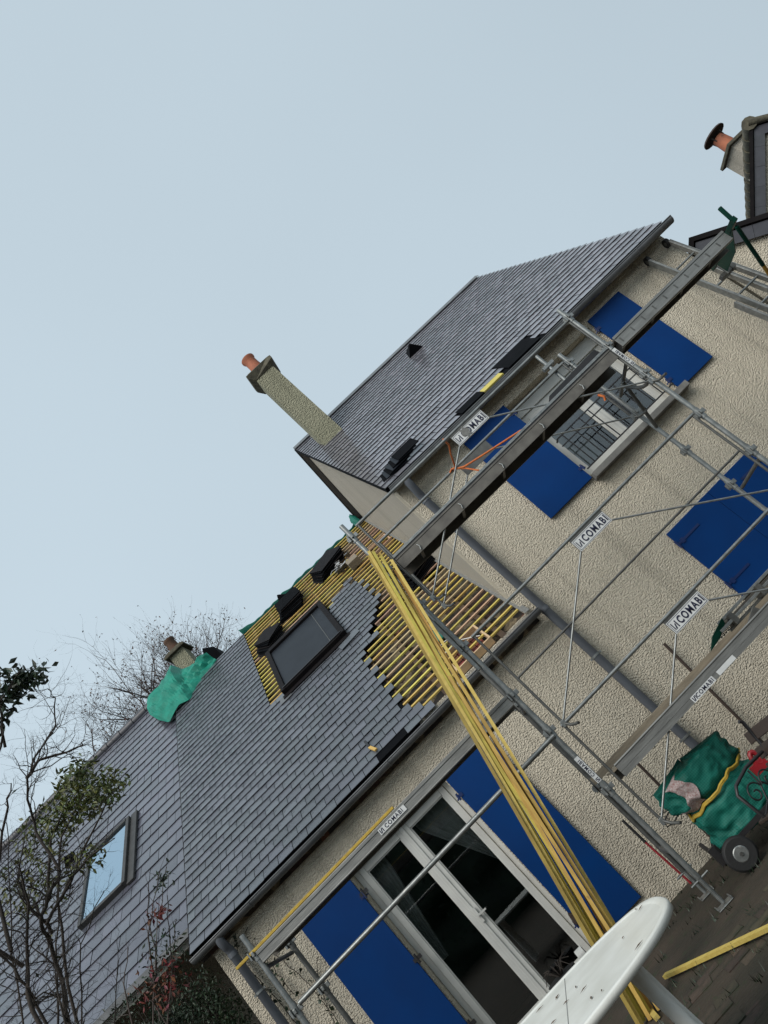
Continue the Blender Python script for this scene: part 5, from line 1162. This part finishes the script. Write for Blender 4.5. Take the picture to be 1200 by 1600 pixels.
# ---------------------------------------------------------------- vegetation
def leaf_at(mb, p, size, rg, droop=0.3, w=0.42):
    d = Vector((rg.gauss(0, 1), rg.gauss(0, 1), rg.gauss(0, 1) - droop)).normalized(); s_ = d.cross(Vector((rg.gauss(0, 1), rg.gauss(0, 1), rg.gauss(0, 1)))).normalized(); n_ = s_.cross(d)
    l = size * rg.uniform(0.6, 1.25); q = l * w * 0.5; m_ = p + d * l * 0.5
    mb.add([p, m_ + s_ * q + n_ * q * .3, p + d * l, m_ - s_ * q + n_ * q * .3, m_], [(0, 1, 4), (1, 2, 4), (2, 3, 4), (3, 0, 4)], rv=rg.random() + .001)
def twig(mb, p, d, ln, r, depth, rg, tips, kink=0.25, nb=3, up=0.12, sides=5, spread=0.8):
    pts = [p.copy()]; rs = [r]; q = p.copy(); dd = d.normalized(); n = 5
    for k in range(n):
        dd = (dd + Vector((rg.gauss(0, kink), rg.gauss(0, kink), rg.gauss(0, kink) + up))).normalized(); q = q + dd * ln / n; pts.append(q.copy()); rs.append(r * (1 - 0.65 * (k + 1) / n) if depth else r * (1 - 0.4 * (k + 1) / n))
    mb.path(pts, rs, sides, cap=False)
    if depth <= 0: tips += pts[2:]; return
    for k in range(nb):
        i = rg.randrange(1, n + 1); nd = (pts[i] - pts[i - 1]).normalized() + Vector((rg.gauss(0, spread), rg.gauss(0, spread), rg.gauss(0, spread * .7)))
        twig(mb, pts[i], nd, ln * rg.uniform(0.45, 0.75), rs[i] * 0.62, depth - 1, rg, tips, kink, nb, up, 4 if depth < 3 else 5, spread)
# leafless tree far behind the ridge
rg = random.Random(21)
t = thing('bare_tree', 'bare twiggy autumn tree rising behind the left ridge and chimney', 'tree', (-5.9, 22, 0))
tk = MB(); tips = []
tk.path([(-5.9, 22, 0), (-5.95, 22, 5), (-5.9, 22, 8.6)], [0.22, 0.17, 0.12], 10)
base = Vector((-5.9, 22, 8.6))
for k in range(16):
    a = -1.4 + 2.8 * k / 15; twig(tk, base + Vector((0, 0, rg.uniform(-.8, .3))), Vector((math.sin(a), rg.uniform(-.5, .5), math.cos(a) * 0.9)), rg.uniform(2.1, 3.3), 0.075, 3, rg, tips, 0.20, 7, 0.06, 4, 0.62)
part('trunk', tk, 'bark_pale', t, at=(-5.9, 22, 0))
lf = MB()
for p in tips:
    if rg.random() < 0.20: leaf_at(lf, p, 0.085, rg)
part('crown', lf, 'leaf_brown', t, kind='stuff')
# near thicket on the left: traced stems, random twigs
def stems(name, label, cat, lines, y0, seed, mat, r0, depth, ln, leaves=None, leafmat='leaf_dark', lsize=0.05, lprob=0.1, nb=3, root=True, kink=0.30, tw=2):
    rg = random.Random(seed); p0 = Vector(lines[0][0]); t = thing(name, label, cat, (p0.x, p0.y, 0)); mb = MB(); tips = []
    for li, (pts, rr) in enumerate([(l, r0 * (1 if i == 0 else 0.7)) for i, l in enumerate(lines)]):
        P = [Vector(p) + Vector((0, 0.12 * math.sin(i * 1.3 + li * 2), 0)) for i, p in enumerate(pts)]
        if root and li in root: P = [Vector((P[0].x - 0.15, P[0].y, 0.0)), Vector((P[0].x - 0.08, P[0].y, P[0].z * 0.5))] + P
        n = len(P); fine = []
        for i in range(n - 1):
            for k in range(3): fine.append(P[i].lerp(P[i + 1], k / 3) + Vector((rg.gauss(0, .006), rg.gauss(0, .01), rg.gauss(0, .006))))
        fine.append(P[-1]); m_ = len(fine); rs = [max(0.004, rr * (1 - 0.8 * i / m_)) for i in range(m_)]
        mb.path(fine, rs, 6, cap=False)
        for i in range(4 if root and li in root else 1, m_):
            if fine[i].z < 2.4: continue
            for _ in range(tw):
                if rg.random() < 0.75: twig(mb, fine[i], (fine[i] - fine[i - 1]).normalized() + Vector((rg.gauss(0, .9), rg.gauss(0, .7), rg.gauss(0, .6))), ln * rg.uniform(.5, 1.2), rs[i] * 0.5, depth, rg, tips, kink, nb, 0.05, 4, 0.7)
    part('trunk', mb, mat, t)
    lf = MB()
    for p in tips:
        if rg.random() < lprob: leaf_at(lf, p, lsize, rg)
    for (c, rad, cnt_) in (leaves or []):
        for _ in range(cnt_):
            q = Vector((rg.gauss(0, 1), rg.gauss(0, 1), rg.gauss(0, 1))); q = q.normalized() * (rg.random() ** 0.45)
            leaf_at(lf, Vector(c) + Vector((q.x * rad[0], q.y * rad[1], q.z * rad[2])), lsize, rg)
    if lf.v: part('crown', lf, leafmat, t, kind='stuff')
    return t
A_ = [(-3.74, 6.5, 2.78), (-3.68, 6.5, 3.09), (-3.57, 6.5, 3.35), (-3.48, 6.5, 3.45), (-3.32, 6.5, 3.59), (-3.19, 6.5, 3.71), (-3.22, 6.5, 4.15), (-3.13, 6.5, 4.31), (-2.94, 6.5, 4.46), (-2.79, 6.5, 4.55), (-2.63, 6.5, 4.69), (-2.58, 6.5, 4.76), (-2.43, 6.5, 4.89), (-2.38, 6.5, 4.93)]
stems('bare_shrub', 'tall leafless shrub with dark stems in front of the old slate roof', 'shrub',
      [A_, [(-3.54, 6.5, 3.4), (-3.51, 6.5, 3.63), (-3.43, 6.5, 3.85), (-3.22, 6.5, 4.14)], [(-2.94, 6.5, 4.46), (-2.78, 6.5, 4.5), (-2.66, 6.5, 4.48), (-2.54, 6.5, 4.43), (-2.43, 6.5, 4.4)],
       [(-3.48, 6.5, 3.45), (-3.22, 6.5, 3.61), (-3.01, 6.5, 3.65), (-2.66, 6.5, 3.56)]], 6.5, 31, 'bark', 0.021, 2, 0.36, lprob=0.0, nb=3, root=(0,), tw=2)
stems('bare_shrub', 'second leafless shrub, pale stems at the lower left corner', 'shrub',
      [[(-3.73, 6.2, 2.99), (-3.66, 6.2, 3.31), (-3.39, 6.2, 3.61), (-3.22, 6.2, 3.84)], [(-3.75, 6.2, 3.05), (-3.68, 6.2, 3.29), (-3.68, 6.2, 3.53), (-3.7, 6.2, 3.79)], [(-3.6, 6.3, 2.73), (-3.45, 6.3, 3.07)],
       [(-3.62, 6.2, 3.4), (-3.5, 6.1, 3.9), (-3.1, 6.1, 4.3), (-2.9, 6.1, 4.35)], [(-3.7, 6.2, 3.3), (-3.75, 6.0, 3.8), (-3.5, 6.0, 4.2)]], 6.2, 33, 'bark', 0.024, 2, 0.34, leafmat='leaf_dark', lprob=0.02, nb=3, root=(0, 1, 2), tw=2)
stems('bare_shrub', 'dense thin-twigged leafless shrub filling the bottom left corner', 'shrub',
      [[(-4.3, 6.8, 2.4), (-4.0, 6.8, 3.0), (-3.7, 6.8, 3.4), (-3.35, 6.8, 3.7)], [(-4.2, 6.8, 2.3), (-3.8, 6.8, 2.8), (-3.45, 6.8, 3.2), (-3.1, 6.8, 3.4)], [(-3.9, 6.9, 2.2), (-3.6, 6.9, 2.6), (-3.4, 6.9, 2.95)], [(-4.2, 6.7, 2.9), (-4.0, 6.7, 3.6), (-3.7, 6.7, 4.1), (-3.4, 6.7, 4.4)]],
      6.8, 45, 'bark', 0.017, 2, 0.32, lprob=0.0, nb=4, root=(0, 1, 2, 3), tw=3)
# evergreen tree with olive leaves
stems('evergreen_tree', 'evergreen tree with olive green leaves against the slate roof at left', 'tree',
      [[(-4.3, 7.2, 2.2), (-4.05, 7.2, 3.2), (-3.7, 7.2, 3.8), (-3.3, 7.2, 4.15), (-2.9, 7.2, 4.3)], [(-3.7, 7.2, 3.8), (-3.2, 7.2, 3.95), (-2.75, 7.2, 4.1)], [(-3.7, 7.2, 3.8), (-3.4, 7.2, 4.2), (-3.1, 7.2, 4.4)]], 7.2, 35, 'bark', 0.022, 1, 0.30,
      leaves=[((-3.02, 7.2, 4.33), (0.36, 0.3, 0.22), 760), ((-2.80, 7.2, 4.20), (0.24, 0.25, 0.15), 330), ((-2.93, 7.2, 4.52), (0.20, 0.2, 0.14), 220), ((-3.38, 7.2, 4.32), (0.34, 0.3, 0.22), 420), ((-3.26, 7.2, 3.86), (0.17, 0.2, 0.12), 130), ((-3.75, 7.2, 4.05), (0.40, 0.3, 0.30), 300)],
      leafmat='leaf', lsize=0.062, lprob=0.05, root=(0,), tw=1)
stems('overhanging_branch', 'leafy dark green branch reaching in from the left edge against the sky', 'branch',
      [[(-3.2, 4.9, 3.2), (-2.75, 5.0, 3.95), (-2.35, 5.0, 4.12), (-2.12, 5.0, 4.28), (-1.9, 5.0, 4.34)], [(-2.35, 5.0, 4.12), (-2.12, 5.0, 4.42), (-1.98, 5.0, 4.56)], [(-2.6, 5, 4.0), (-2.35, 5, 4.25)]], 5, 37, 'bark', 0.016, 0, 0.14,
      leaves=[((-2.03, 5.0, 4.37), (0.17, 0.16, 0.13), 210), ((-1.88, 5.0, 4.30), (0.13, 0.12, 0.06), 90), ((-2.2, 5.0, 4.33), (0.16, 0.14, 0.14), 110)], leafmat='leaf_dark', lsize=0.072, lprob=0.1, root=(0,), tw=1)
# reddish climbing shrub before the old gutter
stems('red_shrub', 'slender shrub with red and brown leaves before the old gutter', 'shrub',
      [[(-4.0, 8.0, 2.5), (-3.62, 8.0, 3.05), (-3.47, 8.0, 3.35), (-3.25, 8.0, 3.5)], [(-3.95, 8.0, 2.55), (-3.55, 8.0, 3.15), (-3.3, 8.0, 3.33), (-3.1, 8.0, 3.52)], [(-4.05, 7.9, 2.6), (-3.9, 7.9, 2.95), (-3.75, 7.9, 3.2)], [(-3.9, 8, 2.4), (-3.5, 8, 2.9), (-3.3, 8, 3.1)]], 8, 39, 'bark_pale', 0.012, 0, 0.16,
      leaves=[((-3.38, 8.0, 3.24), (0.14, 0.12, 0.10), 50), ((-3.7, 8.0, 2.75), (0.28, .2, .28), 130)], leafmat='leaf_red', lsize=0.07, lprob=0.03, root=(0,), tw=1)
stems('slim_shrub', 'upright grey-green leaved stems just behind the red shrub', 'shrub', [[(-3.9, 8.1, 2.7), (-3.5, 8.1, 3.25), (-3.12, 8.1, 3.55)], [(-3.8, 8.1, 2.6), (-3.4, 8.1, 3.1), (-3.2, 8.1, 3.3)]], 8.1, 41, 'bark_pale', 0.010, 0, 0.14,
      leaves=[((-3.2, 8.1, 3.46), (0.12, .1, .08), 70), ((-3.6, 8.1, 2.95), (.26, .15, .24), 160)], leafmat='leaf_dark', lsize=0.055, lprob=0.15, root=(0,), tw=1)
# hedge masses
def bush(name, label, blobs, mat, lsize, seed, kind=None):
    rg = random.Random(seed); t = thing(name, label, 'bush', (blobs[0][0][0], blobs[0][0][1], 0)); tk = MB(); lf = MB()
    for c, rad, n in blobs:
        c = Vector(c)
        for _ in range(7): e = c + Vector((rg.uniform(-1, 1) * rad[0] * .8, rg.uniform(-1, 1) * rad[1] * .8, rg.uniform(-.6, .8) * rad[2])); tk.path([(c.x, c.y, 0), (c.x * .6 + e.x * .4, c.y * .6 + e.y * .4, e.z * 0.6), e], [0.02, 0.012, 0.004], 5, cap=False)
        for _ in range(n):
            q = Vector((rg.gauss(0, 1), rg.gauss(0, 1), rg.gauss(0, 1))).normalized() * (0.55 + 0.45 * rg.random())
            q *= 1 + 0.25 * noise.noise(q * 3 + c)
            leaf_at(lf, c + Vector((q.x * rad[0], q.y * rad[1], q.z * rad[2])), lsize, rg)
    part('trunk', tk, 'bark', t); part('crown', lf, mat, t, kind='stuff'); return t
bush('evergreen_bush', 'dense dark green bush at the left corner of the wing', [((-4.2, 9.1, 2.2), (0.55, 0.4, 0.60), 6500), ((-3.98, 9.0, 1.6), (0.38, 0.3, 0.7), 3600), ((-4.7, 8.9, 2.45), (.5, .35, .42), 2600)], 'hedge', 0.05, 51)
bush('creeper', 'dark brown-green creeper hanging under the old gutter', [((-4.6, 9.1, 2.9), (0.6, 0.25, 0.25), 500), ((-3.95, 9.15, 2.7), (.25, .2, .25), 240)], 'leaf_dark', 0.045, 52)
# ivy on the corner of the wing
rg = random.Random(61); t = thing('ivy', 'sparse ivy climbing the cream wall beside the left downpipe', 'ivy', (-3.2, 8.97, 0)); tk = MB(); lf = MB()
for pts, dn in (([(-3.30, 0.3), (-3.28, 1.5), (-3.33, 2.2), (-3.38, 2.5), (-3.26, 2.78)], 4), ([(-3.0, 0.3), (-3.0, 1.0), (-2.97, 1.5), (-2.98, 1.9), (-3.06, 2.28), (-3.15, 2.52)], 3), ([(-3.05, 1.3), (-2.90, 1.78), (-2.78, 1.96), (-2.72, 2.02)], 2.2), ([(-3.15, 1.9), (-3.16, 2.35), (-3.22, 2.65), (-3.08, 2.72)], 3.6)):
    P = [Vector((x, 8.975, z)) for x, z in pts]; fine = []
    for a, b_ in zip(P, P[1:]):
        n = max(2, int((b_ - a).length / 0.05))
        for k in range(n): fine.append(a.lerp(b_, k / n) + Vector((rg.gauss(0, .008), -0.005, 0)))
    tk.path(fine, 0.004, 5)
    for p in fine:
        for _ in range(int(dn)):
            if rg.random() < 0.42: leaf_at(lf, p + Vector((rg.gauss(0, .045), -0.02 - rg.random() * .03, rg.gauss(0, .03))), 0.05, rg, w=.8)
part('vine', tk, 'bark', t); part('foliage', lf, 'leaf_dark', t, kind='stuff')
# unseen hedge added behind the viewer: dark for the panes to mirror, blocks low sky
rg = random.Random(71); hd = thing('added_hedge', 'tall dark hedge added out of view behind the viewer for the panes to mirror', 'hedge', (0, -7, 0)); b = MB()
b.grid(lambda u, v: Vector((-16 + 32 * u, -7 + 0.5 * noise.noise(Vector((u * 30, v * 5, 0))) - 0.4 * v, 4.0 * v + 0.5 * noise.noise(Vector((u * 22, 3, v))) * v)), 90, 14); part('foliage', b, 'hedge', hd)
lf = MB()
for _ in range(6000): leaf_at(lf, Vector((rg.uniform(-12, 12), -6.8 + rg.gauss(0, .25), rg.uniform(0, 4.9))), 0.16, rg)
part('crown', lf, 'hedge', hd, kind='stuff')
